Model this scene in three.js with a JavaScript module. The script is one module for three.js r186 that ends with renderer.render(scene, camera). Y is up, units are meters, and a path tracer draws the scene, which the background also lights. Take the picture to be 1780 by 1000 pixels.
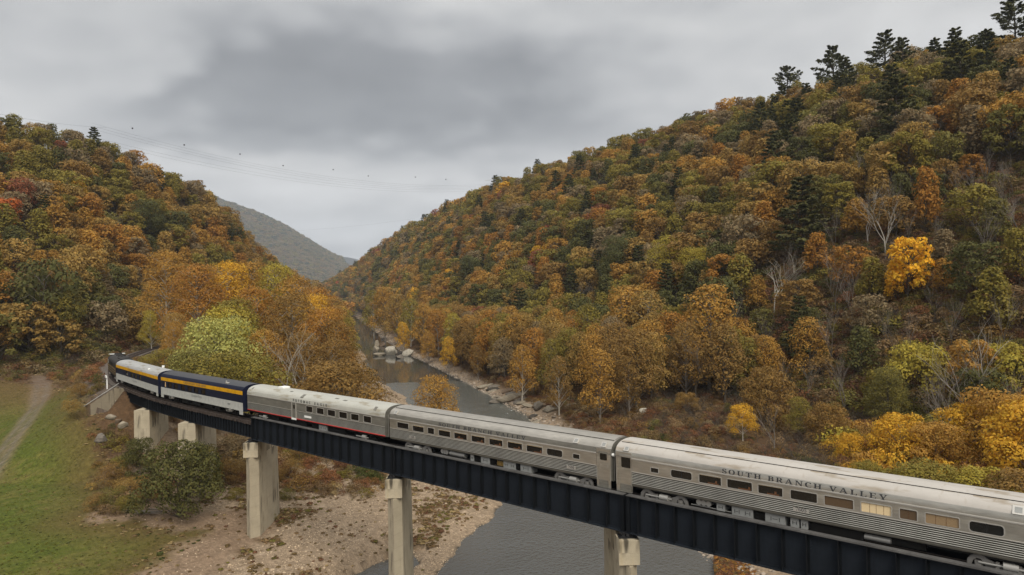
import * as THREE from 'three';
import { ImprovedNoise } from 'three/addons/math/ImprovedNoise.js';
import { FontLoader } from 'three/addons/loaders/FontLoader.js';
import { RoundedBoxGeometry } from 'three/addons/geometries/RoundedBoxGeometry.js';
import { mergeGeometries, mergeVertices } from 'three/addons/utils/BufferGeometryUtils.js';

// ───────────── camera, sky, sun, exposure ─────────────
const scene = new THREE.Scene();
const camera = new THREE.PerspectiveCamera(45.68, 1.78, 0.5, 9000);
const EYE = new THREE.Vector3(0, 32, 0), ROLL = 1.2 * Math.PI / 180, FOCAL = 1187;
camera.position.copy(EYE);
camera.rotation.set(0, 0, -ROLL);
const renderer = new THREE.WebGLRenderer({ antialias: true });
renderer.toneMapping = THREE.LinearToneMapping;
renderer.toneMappingExposure = 2.1;
renderer.shadowMap.enabled = true;

const perlin = new ImprovedNoise();
const fbm = (x, y, z, n = 5) => { let a = 0, k = 1, w = 0; for (let i = 0; i < n; i++) { a += perlin.noise(x, y + i * 17.3, z) * k; w += k; k *= 0.5; x *= 2.03; y *= 2.03; z *= 2.03; } return a / w; };
const clamp = (x, a = 0, b = 1) => Math.min(b, Math.max(a, x));
const smooth = (a, b, x) => { const t = clamp((x - a) / (b - a)); return t * t * (3 - 2 * t); };
const lerp = (a, b, t) => a + (b - a) * t;
function rng(seed) { let s = seed >>> 0; return () => { s = (s + 0x6d2b79f5) | 0; let t = Math.imul(s ^ (s >>> 15), 1 | s); t = (t + Math.imul(t ^ (t >>> 7), 61 | t)) ^ t; return ((t ^ (t >>> 14)) >>> 0) / 4294967296; }; }

// an overcast sky: a layered cloud deck, brighter towards the zenith, in thin and thick parts
{
  const W = 1024, H = 512, data = new Float32Array(W * H * 4);
  for (let j = 0; j < H; j++) for (let i = 0; i < W; i++) {
    const lat = ((j + 0.5) / H - 0.5) * Math.PI, lon = ((i + 0.5) / W - 0.5) * 2 * Math.PI;
    const y = Math.sin(lat), c = Math.cos(lat), x = c * Math.cos(lon), z = c * Math.sin(lon);
    const h = Math.max(y, 0.0) + 0.16, px = x / h, pz = z / h;
    const wx = fbm(px * 0.35, 3.1, pz * 0.35, 3) * 1.3, wz = fbm(px * 0.35, 9.7, pz * 0.35, 3) * 1.3;
    // large dark banks of stratocumulus that lie across the valley, softened by finer cloud
    const bank = fbm(px * 0.16 + wx * 0.3 + 1.3, 2.2, pz * 0.62 + wz * 0.3 + 0.9, 4) + 0.35 * fbm(px * 0.7 + wx, 5.5, pz * 1.3 + wz, 4);
    const fine = fbm(px * 1.3 + wx, 7.7, pz * 2.4 + wz, 5), puff = fbm(px * 0.9 + wz * 0.8, 12.3, pz * 2.0 + wx * 0.8, 5);
    const blob = fbm(x * 5, y * 12 + 3, z * 5, 6) + 0.5 * fbm(x * 14, y * 30, z * 14, 4);
    const el = Math.asin(clamp(y, -1, 1)) * 180 / Math.PI, az = Math.atan2(x, -z) * 180 / Math.PI, rag = wx * 4 + wz * 3 + fine * 5;
    // one long dark bank hangs over the valley ahead; the deck is thinner and paler beneath it and to the east
    const under = smooth(9.2, 13.2, el + 0.4 * rag + 4 * puff + 4.5 * blob + 0.05 * (az + 14)), wide = smooth(-33, -21, az + rag * 1.0 + 5 * puff + 14 * blob) * (1 - 0.93 * smooth(-4, 20, az + rag * 1.2)) * (1 - smooth(24, 60, az));
    const thick = under * wide * (1 - 0.9 * smooth(17.5, 24.5, el + rag * 0.8 + 3 * puff)) * (0.82 + 0.9 * bank + 0.5 * fine - 0.5 * puff - 0.55 * blob), gap = smooth(3, 7, el + 0.3 * rag) * (1 - under) * (0.75 + 0.8 * fine);
        let v = 0.62 + 0.14 * bank + 0.12 * fine + 0.16 * puff * smooth(1, 8, el) + 0.17 * blob * smooth(0, 5, el);
    v = v * (1 - 0.46 * clamp(thick * 1.12, 0, 1.1)) + 0.10 * gap;
    v *= (1 + 1.1 * smooth(0.35, 1, y)) * 0.49;
    if (y < 0) v = 0.2;
    const o = (j * W + i) * 4, t = clamp((v / 0.49 - 0.3) / 0.35);
    data[o] = v * lerp(0.955, 1.0, t); data[o + 1] = v * lerp(0.985, 1.0, t); data[o + 2] = v * lerp(1.04, 1.0, t); data[o + 3] = 1;
  }
  const sky = new THREE.DataTexture(data, W, H, THREE.RGBAFormat, THREE.FloatType);
  sky.mapping = THREE.EquirectangularReflectionMapping; sky.magFilter = THREE.LinearFilter; sky.needsUpdate = true;
  scene.background = sky; scene.environment = sky;
}
const sun = new THREE.DirectionalLight(new THREE.Color(1, 0.935, 0.82), 1.5);
sun.position.set(90, 250, 125); sun.target.position.set(0, 0, -120);
sun.castShadow = true; sun.shadow.radius = 60; sun.shadow.mapSize.set(4096, 4096);
Object.assign(sun.shadow.camera, { left: -400, right: 400, top: 400, bottom: -400, near: 1, far: 1500 });
scene.add(sun, sun.target);
scene.fog = new THREE.FogExp2(new THREE.Color(0.74, 0.83, 0.95), 0.00008);

// ───────────── helpers ─────────────
const taken = new Map();
function numbered(name) { const k = taken.get(name) || 0; taken.set(name, k + 1); return k ? name + '_' + String(k).padStart(3, '0') : name; }
function tag(o, label, category, group, kind) {
  o.userData = { ...o.userData };
  if (label) o.userData.label = label; if (category) o.userData.category = category;
  if (group) o.userData.group = group; if (kind) o.userData.kind = kind;
  return o;
}
function thing(name, label, category, pos = [0, 0, 0], turn = 0, group) {
  const o = new THREE.Group(); o.name = numbered(name); o.position.set(...pos); o.rotation.y = turn; scene.add(o);
  return tag(o, label, category, group);
}
function part(name, geo, material, parent) {
  const m = new THREE.Mesh(Array.isArray(geo) ? merge(geo) : geo, material);
  m.name = parent === scene ? numbered(name) : name; m.castShadow = m.receiveShadow = true; parent.add(m); return m;
}
function merge(list) {
  const flat = list.map((g) => { const h = g.index ? g.toNonIndexed() : g; for (const k of Object.keys(h.attributes)) if (!['position', 'normal', 'uv', 'color'].includes(k)) h.deleteAttribute(k); return h; });
  const every = (k) => flat.every((g) => g.attributes[k]);
  for (const g of flat) for (const k of ['uv', 'color']) if (g.attributes[k] && !every(k)) g.deleteAttribute(k);
  return mergeGeometries(flat, false);
}
const V = (x, y, z) => new THREE.Vector3(x, y, z);
const M4 = new THREE.Matrix4();
function box(w, h, d, x = 0, y = 0, z = 0, ry = 0, rx = 0, rz = 0) {
  const g = new THREE.BoxGeometry(w, h, d);
  boxUV(g, w, h, d);
  if (rx) g.rotateX(rx); if (ry) g.rotateY(ry); if (rz) g.rotateZ(rz); g.translate(x, y, z); return g;
}
function boxUV(g, w, h, d) {                                   // uv in metres
  const p = g.attributes.position, n = g.attributes.normal, uv = g.attributes.uv;
  for (let i = 0; i < p.count; i++) {
    const a = Math.abs(n.getX(i)), b = Math.abs(n.getY(i)), x = p.getX(i), y = p.getY(i), z = p.getZ(i);
    if (b > 0.7) uv.setXY(i, x, z); else if (a > 0.7) uv.setXY(i, z + 7, y); else uv.setXY(i, x, y);
  }
}
function rbox(w, h, d, r, x = 0, y = 0, z = 0) { const g = new RoundedBoxGeometry(w, h, d, 2, r); boxUV(g, w, h, d); g.translate(x, y, z); return g; }
function cyl(r1, r2, h, n, x = 0, y = 0, z = 0, axis = 'y') {
  const g = new THREE.CylinderGeometry(r1, r2, h, n);
  if (axis === 'x') g.rotateZ(Math.PI / 2); if (axis === 'z') g.rotateX(Math.PI / 2); g.translate(x, y, z); return g;
}
function bar(a, b, r0, r1 = r0, n = 5) {
  const d = V().subVectors(b, a), l = d.length(), g = new THREE.CylinderGeometry(r1, r0, l, n, 1);
  g.translate(0, l / 2, 0); g.applyQuaternion(new THREE.Quaternion().setFromUnitVectors(V(0, 1, 0), d.normalize())); g.translate(a.x, a.y, a.z); return g;
}
// where the ray through a place of the photograph (1780 wide) meets a height, or a depth
const CR = Math.cos(ROLL), SR = Math.sin(ROLL);
function sight(px, py) { const u = px - 890, v = py - 500; return V((u * CR - v * SR) / FOCAL, -(u * SR + v * CR) / FOCAL, -1); }
function onHeight(px, py, y) { const r = sight(px, py); return r.multiplyScalar((y - EYE.y) / r.y).add(EYE); }
function onDepth(px, py, d) { return sight(px, py).multiplyScalar(d).add(EYE); }
function pixel(p) { const x = p.x / -p.z * FOCAL, y = -(p.y - EYE.y) / -p.z * FOCAL; return [890 + x * CR + y * SR, 500 - x * SR + y * CR]; }

function tex(w, h, fn, srgb = true, repeat = [1, 1]) {
  const d = new Uint8Array(w * h * 4);
  for (let y = 0; y < h; y++) for (let x = 0; x < w; x++) {
    const c = fn(x / w, y / h, x, y), o = (y * w + x) * 4;
    if (typeof c === 'number') d[o] = d[o + 1] = d[o + 2] = clamp(c) * 255; else { d[o] = clamp(c[0]) * 255; d[o + 1] = clamp(c[1]) * 255; d[o + 2] = clamp(c[2]) * 255; }
    d[o + 3] = 255;
  }
  const t = new THREE.DataTexture(d, w, h); t.wrapS = t.wrapT = THREE.RepeatWrapping; t.magFilter = THREE.LinearFilter; t.minFilter = THREE.LinearMipmapLinearFilter; t.generateMipmaps = true;
  if (srgb) t.colorSpace = THREE.SRGBColorSpace; t.repeat.set(...repeat); t.needsUpdate = true; return t;
}
// noise that tiles over the unit square
function tileNoise(u, v, f, seed, n = 4) {
  let a = 0, k = 1, w = 0;
  for (let i = 0; i < n; i++) {
    const p = (x, y) => perlin.noise(x * f, y * f, seed + i * 13.7);
    const s = smooth(0, 1, u), t = smooth(0, 1, v);
    a += k * (lerp(lerp(p(u, v), p(u - 1, v), s), lerp(p(u, v - 1), p(u - 1, v - 1), s), t)); w += k; k *= 0.55; f *= 2;
  }
  return a / w;
}

// ───────────── materials ─────────────
const std = (o) => new THREE.MeshPhysicalMaterial({ roughness: 0.8, specularIntensity: (o.roughness ?? 0.8) > 0.75 ? 0.3 : 0.8, ...o });
const rgb = (r, g, b) => new THREE.Color().setRGB(r, g, b);
const concreteMap = tex(512, 512, (u, v) => {
  const streak = Math.max(0, tileNoise(u, v * 0.10, 10, 3.3, 3) - 0.06) * 1.25 * smooth(-0.05, 0.3, tileNoise(u, v, 2, 8.1, 3) + 0.1);
  const g = 0.88 + 0.12 * tileNoise(u, v, 5, 1.1, 5) + 0.05 * tileNoise(u, v, 60, 4.4, 2) - Math.min(streak, 0.42) - 0.05 * smooth(0.9, 0.97, (v * 5) % 1) * 0.6;
  const r = Math.max(0, tileNoise(u, v * 0.1, 7, 22.2, 3) - 0.22) * 0.8;
  return [g * 1.0, g * (0.965 - 0.1 * r), g * (0.90 - 0.3 * r)];
}, true, [1 / 6, 1 / 6]);
const steelMap = tex(512, 512, (u, v) => {
  let g = 0.80 + 0.25 * tileNoise(u, v, 4, 5.5, 5) + 0.12 * tileNoise(u, v * 0.12, 30, 2.2, 3);
  const sp = tileNoise(u, v, 40, 9.9, 2), wear = tileNoise(u, v * 0.5, 9, 31.1, 4);
  let c = [g, g, g]; if (wear > 0.24 && sp > -0.05) { const k = (wear - 0.24) * 5; c = [g + k * 1.15, g + k * 1.0, g + k * 0.85]; }
  if (sp > 0.52) c = [1, 0.97, 0.9]; return c;
}, true, [1 / 5, 1 / 5]);
const metalMap = tex(512, 512, (u, v) => { const g = 0.80 + 0.14 * tileNoise(u, v, 5, 7.1, 5) + 0.10 * tileNoise(u * 0.3, v, 26, 1.9, 3); return [g, g * 0.985, g * 0.955]; }, true, [1 / 7, 1 / 3]);
const roofMap = tex(512, 512, (u, v) => {
  const g = 0.90 + 0.09 * tileNoise(u, v, 5, 12.1, 5), d = Math.max(0, tileNoise(u * 0.5, v, 7, 3.9, 4) - 0.10) * 0.75 + Math.max(0, tileNoise(u, v * 0.2, 22, 17.9, 3) - 0.2) * 0.3;
  return [g - d * 0.8, g - d, g - d * 1.3];
}, true, [1 / 8, 1 / 4]);
const dustMap = tex(256, 256, (u, v) => 0.86 + 0.2 * tileNoise(u, v, 5, 41.1, 5), true, [1 / 4, 1 / 4]);
const roughMap = tex(256, 256, (u, v) => 0.78 + 0.3 * tileNoise(u, v, 6, 14.1, 5), false, [1 / 5, 1 / 3]);
const M = {
  concrete: std({ color: rgb(0.54, 0.505, 0.43), map: concreteMap, roughness: 0.95, bumpMap: concreteMap, bumpScale: 0.02 }),
  girderRibShade: std({ color: rgb(0.008, 0.010, 0.013), map: steelMap, roughness: 0.85 }),  // girder colour darkened on the stiffeners, painting their shadow lines
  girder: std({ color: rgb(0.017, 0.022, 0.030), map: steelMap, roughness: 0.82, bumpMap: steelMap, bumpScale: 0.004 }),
  concreteDark: std({ color: rgb(0.30, 0.275, 0.23), map: concreteMap, roughness: 0.95, bumpMap: concreteMap, bumpScale: 0.03 }),  // darker tone of the concrete, for the abutment
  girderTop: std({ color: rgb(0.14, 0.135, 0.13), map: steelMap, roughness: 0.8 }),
  bearing: std({ color: rgb(0.012, 0.012, 0.013), roughness: 0.55 }),
  tie: std({ color: rgb(0.085, 0.066, 0.056), map: dustMap, roughness: 0.95 }),
  rail: std({ color: rgb(0.10, 0.075, 0.06), roughness: 0.6, metalness: 0.3 }),
  ballast: std({ color: rgb(0.17, 0.145, 0.125), map: dustMap, roughness: 1 }),
  stainless: std({ color: rgb(0.84, 0.84, 0.80), metalness: 0.9, map: metalMap, roughness: 0.5, roughnessMap: roughMap }),
  stainlessDull: std({ color: rgb(0.40, 0.395, 0.365), metalness: 0.75, map: metalMap, roughness: 0.62 }),
  stainlessRoof: std({ color: rgb(0.74, 0.715, 0.67), metalness: 0.85, map: metalMap, roughness: 0.5 }),
  whiteRoof: std({ color: rgb(0.52, 0.485, 0.44), map: roofMap, roughness: 0.7 }),
  creamRoof: std({ color: rgb(0.50, 0.495, 0.44), map: roofMap, roughness: 0.6 }),
  paleRoof: std({ color: rgb(0.42, 0.42, 0.41), map: roofMap, roughness: 0.6 }),
  navy: std({ color: rgb(0.010, 0.014, 0.036), roughness: 0.6, specularIntensity: 0.35, map: dustMap }),
  navyRoof: std({ color: rgb(0.05, 0.052, 0.062), roughness: 0.42, map: dustMap }),
  yellow: std({ color: rgb(0.82, 0.42, 0.012), roughness: 0.6, specularIntensity: 0.3, map: dustMap }),
  paleGrey: std({ color: rgb(0.58, 0.585, 0.55), roughness: 0.6, map: dustMap }),
  locoPaint: std({ color: rgb(0.018, 0.019, 0.020), roughness: 0.5, map: dustMap }),
  locoRoof: std({ color: rgb(0.035, 0.031, 0.029), roughness: 0.7, map: dustMap }),
  gold: std({ color: rgb(0.36, 0.23, 0.07), roughness: 0.5 }),
  red: std({ color: rgb(0.50, 0.035, 0.03), roughness: 0.5 }),
  black: std({ color: rgb(0.010, 0.010, 0.010), roughness: 0.7 }),
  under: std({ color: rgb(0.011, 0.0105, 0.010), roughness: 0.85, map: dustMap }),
  truck: std({ color: rgb(0.27, 0.255, 0.235), roughness: 0.75, map: dustMap }),
  tank: std({ color: rgb(0.36, 0.35, 0.325), metalness: 0.4, roughness: 0.45 }),
  boxGrey: std({ color: rgb(0.36, 0.365, 0.35), roughness: 0.7, map: dustMap }),
  glass: new THREE.MeshPhysicalMaterial({ color: rgb(0.008, 0.008, 0.007), roughness: 0.12, ior: 1.5 }),
  glassBrown: std({ color: rgb(0.10, 0.062, 0.032), roughness: 0.6 }),
  glassTan: std({ color: rgb(0.27, 0.185, 0.10), roughness: 0.6 }),
  blind: std({ color: rgb(0.72, 0.56, 0.33), roughness: 0.7 }),
  trim: std({ color: rgb(0.50, 0.48, 0.44), metalness: 0.6, roughness: 0.5 }),
  wood: std({ color: rgb(0.13, 0.055, 0.022), roughness: 0.7 }),
  white: std({ color: rgb(0.78, 0.78, 0.75), roughness: 0.6 }),
  letter: std({ color: rgb(0.032, 0.032, 0.034), roughness: 0.6 }),
  letterGold: std({ color: rgb(0.62, 0.42, 0.22), roughness: 0.6 }),
  letterGrey: std({ color: rgb(0.07, 0.075, 0.085), roughness: 0.6 }),
  bark: std({ color: rgb(0.085, 0.07, 0.055), roughness: 1 }),
  barkPale: std({ color: rgb(0.36, 0.33, 0.28), roughness: 0.9 }),
  barkGrey: std({ color: rgb(0.19, 0.165, 0.14), roughness: 0.95 }),
};

// ───────────── the valley: river banks, track line, ground ─────────────
function table(points) { return (q) => { if (q <= points[0][0]) return points[0][1]; for (let i = 1; i < points.length; i++) if (q <= points[i][0]) { const [a, b] = [points[i - 1], points[i]]; return lerp(a[1], b[1], (q - a[0]) / (b[0] - a[0])); } return points[points.length - 1][1]; }; }
// river edges, by distance up the valley (w = -z)
const bankA = table([[-200, -60], [-60, -34], [20, -22], [55, -13], [77, -9], [89, -6], [100, -2.5], [112, -5], [130, -12], [165, -22], [203, -33], [250, -52], [290, -63], [335, -73], [430, -103], [551, -140], [700, -181], [921, -238], [1010, -266], [1150, -334], [1400, -470], [1700, -660]]);
const bankB = table([[-200, -10], [-60, 12], [20, 22], [55, 25], [78, 23.5], [100, 19.5], [130, 12], [169, 4], [202, -6], [240, -18], [279, -31], [318, -44], [335, -51], [430, -79], [551, -113], [700, -155], [921, -214], [1010, -240], [1150, -305], [1400, -440], [1700, -620]]);
const wobble = (x, z, f, s) => perlin.noise(x * f, s, z * f);

// the bridge line: s runs along it, 0 at the second big pier, growing towards the camera
const HEAD = 49.6 * Math.PI / 180, DIR = V(Math.sin(HEAD), 0, Math.cos(HEAD)), NRM = V(-DIR.z, 0, DIR.x), FRONT = V(7.42, 0, -47.22);
const RAIL = EYE.y - 15.2, GIRDER_TOP = EYE.y - 14.5, OFF = -2.05;
const trackPts = [];
{
  const bend = table([[0, 0], [18, 0.8], [30, 3.2], [44, 7.2], [57, 11.6], [68, 15], [140, 36.5], [150, 37.5], [400, 30]]);
  let p = FRONT.clone().addScaledVector(NRM, OFF).addScaledVector(DIR, -46);
  for (let q = 0; q <= 330; q += 1) { const a = HEAD - bend(q) * Math.PI / 180; trackPts.push([-46 - q, p.x, p.z, a]); p = V(p.x - Math.sin(a), 0, p.z - Math.cos(a)); }
}
function track(s) {                                             // {p, turn}: centre of the track at rail height
  if (s >= -46) { const p = FRONT.clone().addScaledVector(NRM, OFF).addScaledVector(DIR, s); p.y = RAIL; return { p, a: HEAD }; }
  const q = Math.min(-46 - s, 329), i = Math.floor(q), f = q - i, A = trackPts[i], B = trackPts[i + 1];
  return { p: V(lerp(A[1], B[1], f), RAIL, lerp(A[2], B[2], f)), a: lerp(A[3], B[3], f) };
}
const S_ABUT = -97.5;
const WING0 = (() => { const { p, a } = track(S_ABUT); return p.clone().add(V(-Math.cos(a) * 2.4 - Math.sin(a) * 0.5, 0.1, Math.sin(a) * 2.4 - Math.cos(a) * 0.5)); })(), WING1 = onDepth(157, 703, -WING0.z + 0.5);   // top edge of the abutment's wing wall
const WLEN = Math.hypot(WING1.x - WING0.x, WING1.z - WING0.z), WDX = (WING0.x - WING1.x) / -WLEN, WDZ = (WING0.z - WING1.z) / -WLEN;
function nearTrack(x, z, most = 1e9) { let best = 1e9, at = 0; for (const [s, px, pz] of trackPts) { if (s > most) continue; const d = (px - x) ** 2 + (pz - z) ** 2; if (d < best) { best = d; at = s; } } return [Math.sqrt(best), at]; }

const flats = table([[0, 0.15], [3, 0.9], [8, 1.7], [16, 2.9], [29, 4.3], [42, 5.4], [60, 6], [90, 6.6], [130, 8], [400, 9]]);
function floorH(x, z) {
  const w = -z, a = bankA(w) + 1.6 * wobble(x, z, 0.11, 1) + 0.7 * wobble(x, z, 0.4, 2), b = bankB(w) + 1.2 * wobble(x, z, 0.13, 3) + 0.6 * wobble(x, z, 0.5, 4);
  let h;
  if (x > a && x < b) { const m = Math.min(x - a, b - x); h = 0.1 - Math.min(1.5, m * 0.3); }
  else if (x <= a) {
    h = flats(a - x) + (w > 120 ? smooth(120, 170, w) * Math.min(1, (a - x) / 10) * 2 : 0);
    const dx = x + 15.4, dz = z + 76, u = dx * 0.93 + dz * 0.37, v = -dx * 0.37 + dz * 0.93;                      // the pool round the first river pier
    const pool = Math.hypot(u / 3.0, v / 8.5) + 0.22 * wobble(x, z, 0.35, 6);
    if (w < 110) h *= lerp(0.45, 1, smooth(1.0, 1.9, pool));
    if (pool < 1.05) h = Math.min(h, lerp(-0.5, 0.12, smooth(0.55, 1.05, pool)));
  } else h = Math.min(4.6, 0.15 + (x - b) * 0.19) + 0.004 * Math.max(0, x - b - 25);
  h += 0.16 * fbm(x * 0.3, 4, z * 0.3, 3) * smooth(0, 1.5, Math.abs(h));
  if (x < a && x > -260 && z < -60 && z > -460) {               // the railway embankment, ending in a cone behind the abutment
    const d = nearTrack(x, z, S_ABUT - 2)[0];
    h += 3.0 * smooth(-118, -165, z) * smooth(-72, -100, x);
    h = Math.max(h, RAIL - 0.55 - Math.max(0, d - 3.3) / 1.7 + 0.5 * fbm(x * 0.22, 1, z * 0.22, 3) * smooth(3.5, 8, d));
    const t = ((x - WING0.x) * WDX + (z - WING0.z) * WDZ) / WLEN, q = ((x - WING0.x) * -WDZ + (z - WING0.z) * WDX) * Math.sign(WDX);   // ground falls away in front of the wing wall
    if (t > -0.25 && t < 1.3 && q > -0.3 && q < 12) h = Math.min(h, lerp(WING0.y, WING1.y, clamp(t)) - lerp(3.6, 2.2, clamp(t)) + 4 * smooth(9, 12, q) + 4 * smooth(1.05, 1.3, t) + 3 * smooth(-0.1, -0.25, t) * 0);
  }
  return h;
}
const inside = (poly, x, z) => { let c = false; for (let i = 0, j = poly.length - 1; i < poly.length; j = i++) { const [a, b] = [poly[i], poly[j]]; if ((a.z > z) !== (b.z > z) && x < (b.x - a.x) * (z - a.z) / (b.z - a.z) + a.x) c = !c; } return c; };
function edge(poly, x, z) { let m = 1e9; for (let i = 0, j = poly.length - 1; i < poly.length; j = i++) { const a = poly[j], b = poly[i], dx = b.x - a.x, dz = b.z - a.z, t = clamp(((x - a.x) * dx + (z - a.z) * dz) / (dx * dx + dz * dz)); m = Math.min(m, Math.hypot(x - a.x - t * dx, z - a.z - t * dz)); } return inside(poly, x, z) ? m : -m; }
const MEADOW = [[-160, 1100], [150, 1090], [225, 985], [305, 925], [380, 892], [250, 903], [160, 893], [196, 855], [176, 815], [150, 775], [150, 750], [118, 722], [100, 705], [70, 712], [0, 704], [-200, 722]].map(([a, b]) => onHeight(a, b, 6));
const LANE = [[-60, 858], [0, 812], [44, 768], [66, 735], [74, 708], [66, 688], [92, 668], [128, 652], [168, 640]].map(([a, b], i) => onHeight(a, b, i > 6 ? 9 : 6.3));
function lane(x, z) { let m = 1e9; for (let i = 1; i < LANE.length; i++) { const a = LANE[i - 1], b = LANE[i], dx = b.x - a.x, dz = b.z - a.z, t = clamp(((x - a.x) * dx + (z - a.z) * dz) / (dx * dx + dz * dz)); m = Math.min(m, Math.hypot(x - a.x - t * dx, z - a.z - t * dz)); } return m; }
const mixc = (a, b, t) => [lerp(a[0], b[0], t), lerp(a[1], b[1], t), lerp(a[2], b[2], t)];
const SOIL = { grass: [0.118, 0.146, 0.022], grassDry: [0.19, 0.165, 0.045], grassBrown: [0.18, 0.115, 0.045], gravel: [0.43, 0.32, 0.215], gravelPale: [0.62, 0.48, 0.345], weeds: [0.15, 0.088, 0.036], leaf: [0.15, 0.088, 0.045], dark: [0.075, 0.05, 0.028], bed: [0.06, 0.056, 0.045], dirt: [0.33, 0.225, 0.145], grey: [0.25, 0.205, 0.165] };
function weedy(x, z) { return smooth(-0.04, 0.28, fbm(x * 0.075 + 4, 8, z * 0.075, 4) + 0.35 * fbm(x * 0.5, 2, z * 0.5, 2)); }
function soil(x, z, h) {
  const w = -z, a = bankA(w), b = bankB(w), n = fbm(x * 0.12, 3, z * 0.12, 4), f = fbm(x * 0.9, 6, z * 0.9, 3);
  let c;
  if (h < 0.02) c = SOIL.bed;
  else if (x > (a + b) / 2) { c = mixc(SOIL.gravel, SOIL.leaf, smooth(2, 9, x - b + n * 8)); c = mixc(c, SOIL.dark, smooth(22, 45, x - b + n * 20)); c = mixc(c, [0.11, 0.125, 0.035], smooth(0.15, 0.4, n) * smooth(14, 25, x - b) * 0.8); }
  else {
    c = mixc(SOIL.gravel, SOIL.gravelPale, smooth(0.1, 0.6, f + 0.4 * n));
    c = mixc(c, SOIL.weeds, weedy(x, z) * 0.95 * smooth(2.5, 8, a - x + f * 3));
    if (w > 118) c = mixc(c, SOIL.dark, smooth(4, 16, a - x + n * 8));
    const e = edge(MEADOW, x, z) + n * 5 + f * 1.6;
    if (w < 96 && x < -24) c = mixc(c, [0.36, 0.25, 0.165], smooth(-7.5, -5.5, e) * 0.85);
    if (w < 240 && x < -20) {
      c = mixc(c, SOIL.leaf, smooth(-52, -60, x + n * 6));
      let g = mixc(SOIL.grass, SOIL.grassDry, smooth(-0.1, 0.4, n + 0.6 * f) * 0.85); g = mixc(g, SOIL.grassBrown, smooth(9, 1, e) * 0.7); g = mixc(g, SOIL.grassBrown, smooth(-128, -150, z + n * 14) * 0.8);
      c = mixc(c, g, smooth(-0.8, 1.4, e));
      const l = lane(x, z) + f * 0.5; c = mixc(c, mixc(SOIL.dirt, SOIL.grey, smooth(0.8, 0.2, Math.abs(l - 0.9))), smooth(2.9, 1.0, l + 0.7 * n) * (0.72 + 0.6 * f) * (0.6 + 0.4 * smooth(0.25, 0.6, l)));
    }
    if (x > -260 && z < -60 && z > -460) { const [d, s] = nearTrack(x, z); if (s < S_ABUT) { c = mixc(c, [0.19, 0.15, 0.12], smooth(7.5, 3.5, d + f * 2)); } }
  }
  const k = 1 + 0.28 * f + 0.16 * perlin.noise(x * 3.1, 5, z * 3.1);
  return [c[0] * k, c[1] * k, c[2] * k];
}
{
  const axis = (spans) => { const out = []; for (const [a, b, step] of spans) for (let q = a; q < b - 1e-6; q += step) out.push(q); out.push(spans[spans.length - 1][1]); return out; };
  const xs = axis([[-6000, -1200, 1200], [-1200, -420, 130], [-420, -180, 12], [-180, -112, 2], [-112, -70, 0.8], [-70, 34, 0.55], [34, 70, 1.2], [70, 180, 5], [180, 420, 24], [420, 1200, 130], [1200, 6000, 1200]]);
  const ws = axis([[-800, -80, 90], [-80, 40, 10], [40, 58, 1.5], [58, 118, 0.55], [118, 175, 0.9], [175, 290, 2], [290, 460, 5], [460, 1400, 20], [1400, 7000, 700]]);
  const nx = xs.length, nz = ws.length, pos = new Float32Array(nx * nz * 3), col = new Float32Array(nx * nz * 3), uv = new Float32Array(nx * nz * 2), idx = [];
  for (let j = 0; j < nz; j++) for (let i = 0; i < nx; i++) {
    const x = xs[i], z = -ws[j], o = j * nx + i, h = floorH(x, z), c = soil(x, z, h);
    pos.set([x, h, z], o * 3); col.set(c, o * 3); uv.set([x / 5, z / 5], o * 2);
    if (i && j) idx.push(o - nx - 1, o - nx, o, o - nx - 1, o, o - 1);
  }
  const g = new THREE.BufferGeometry();
  g.setAttribute('position', new THREE.BufferAttribute(pos, 3)); g.setAttribute('color', new THREE.BufferAttribute(col, 3)); g.setAttribute('uv', new THREE.BufferAttribute(uv, 2)); g.setIndex(idx); g.computeVertexNormals();
  const grain = tex(512, 512, (u, v) => 0.80 + 0.34 * tileNoise(u, v, 14, 2.7, 4) + 0.26 * tileNoise(u, v, 55, 6.2, 2), true);
  tag(part('ground', g, std({ vertexColors: true, map: grain, roughness: 1, bumpMap: grain, bumpScale: 0.12 }), scene), 'valley floor of gravel, meadow and leaf litter', null, null, 'structure');
}
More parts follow.
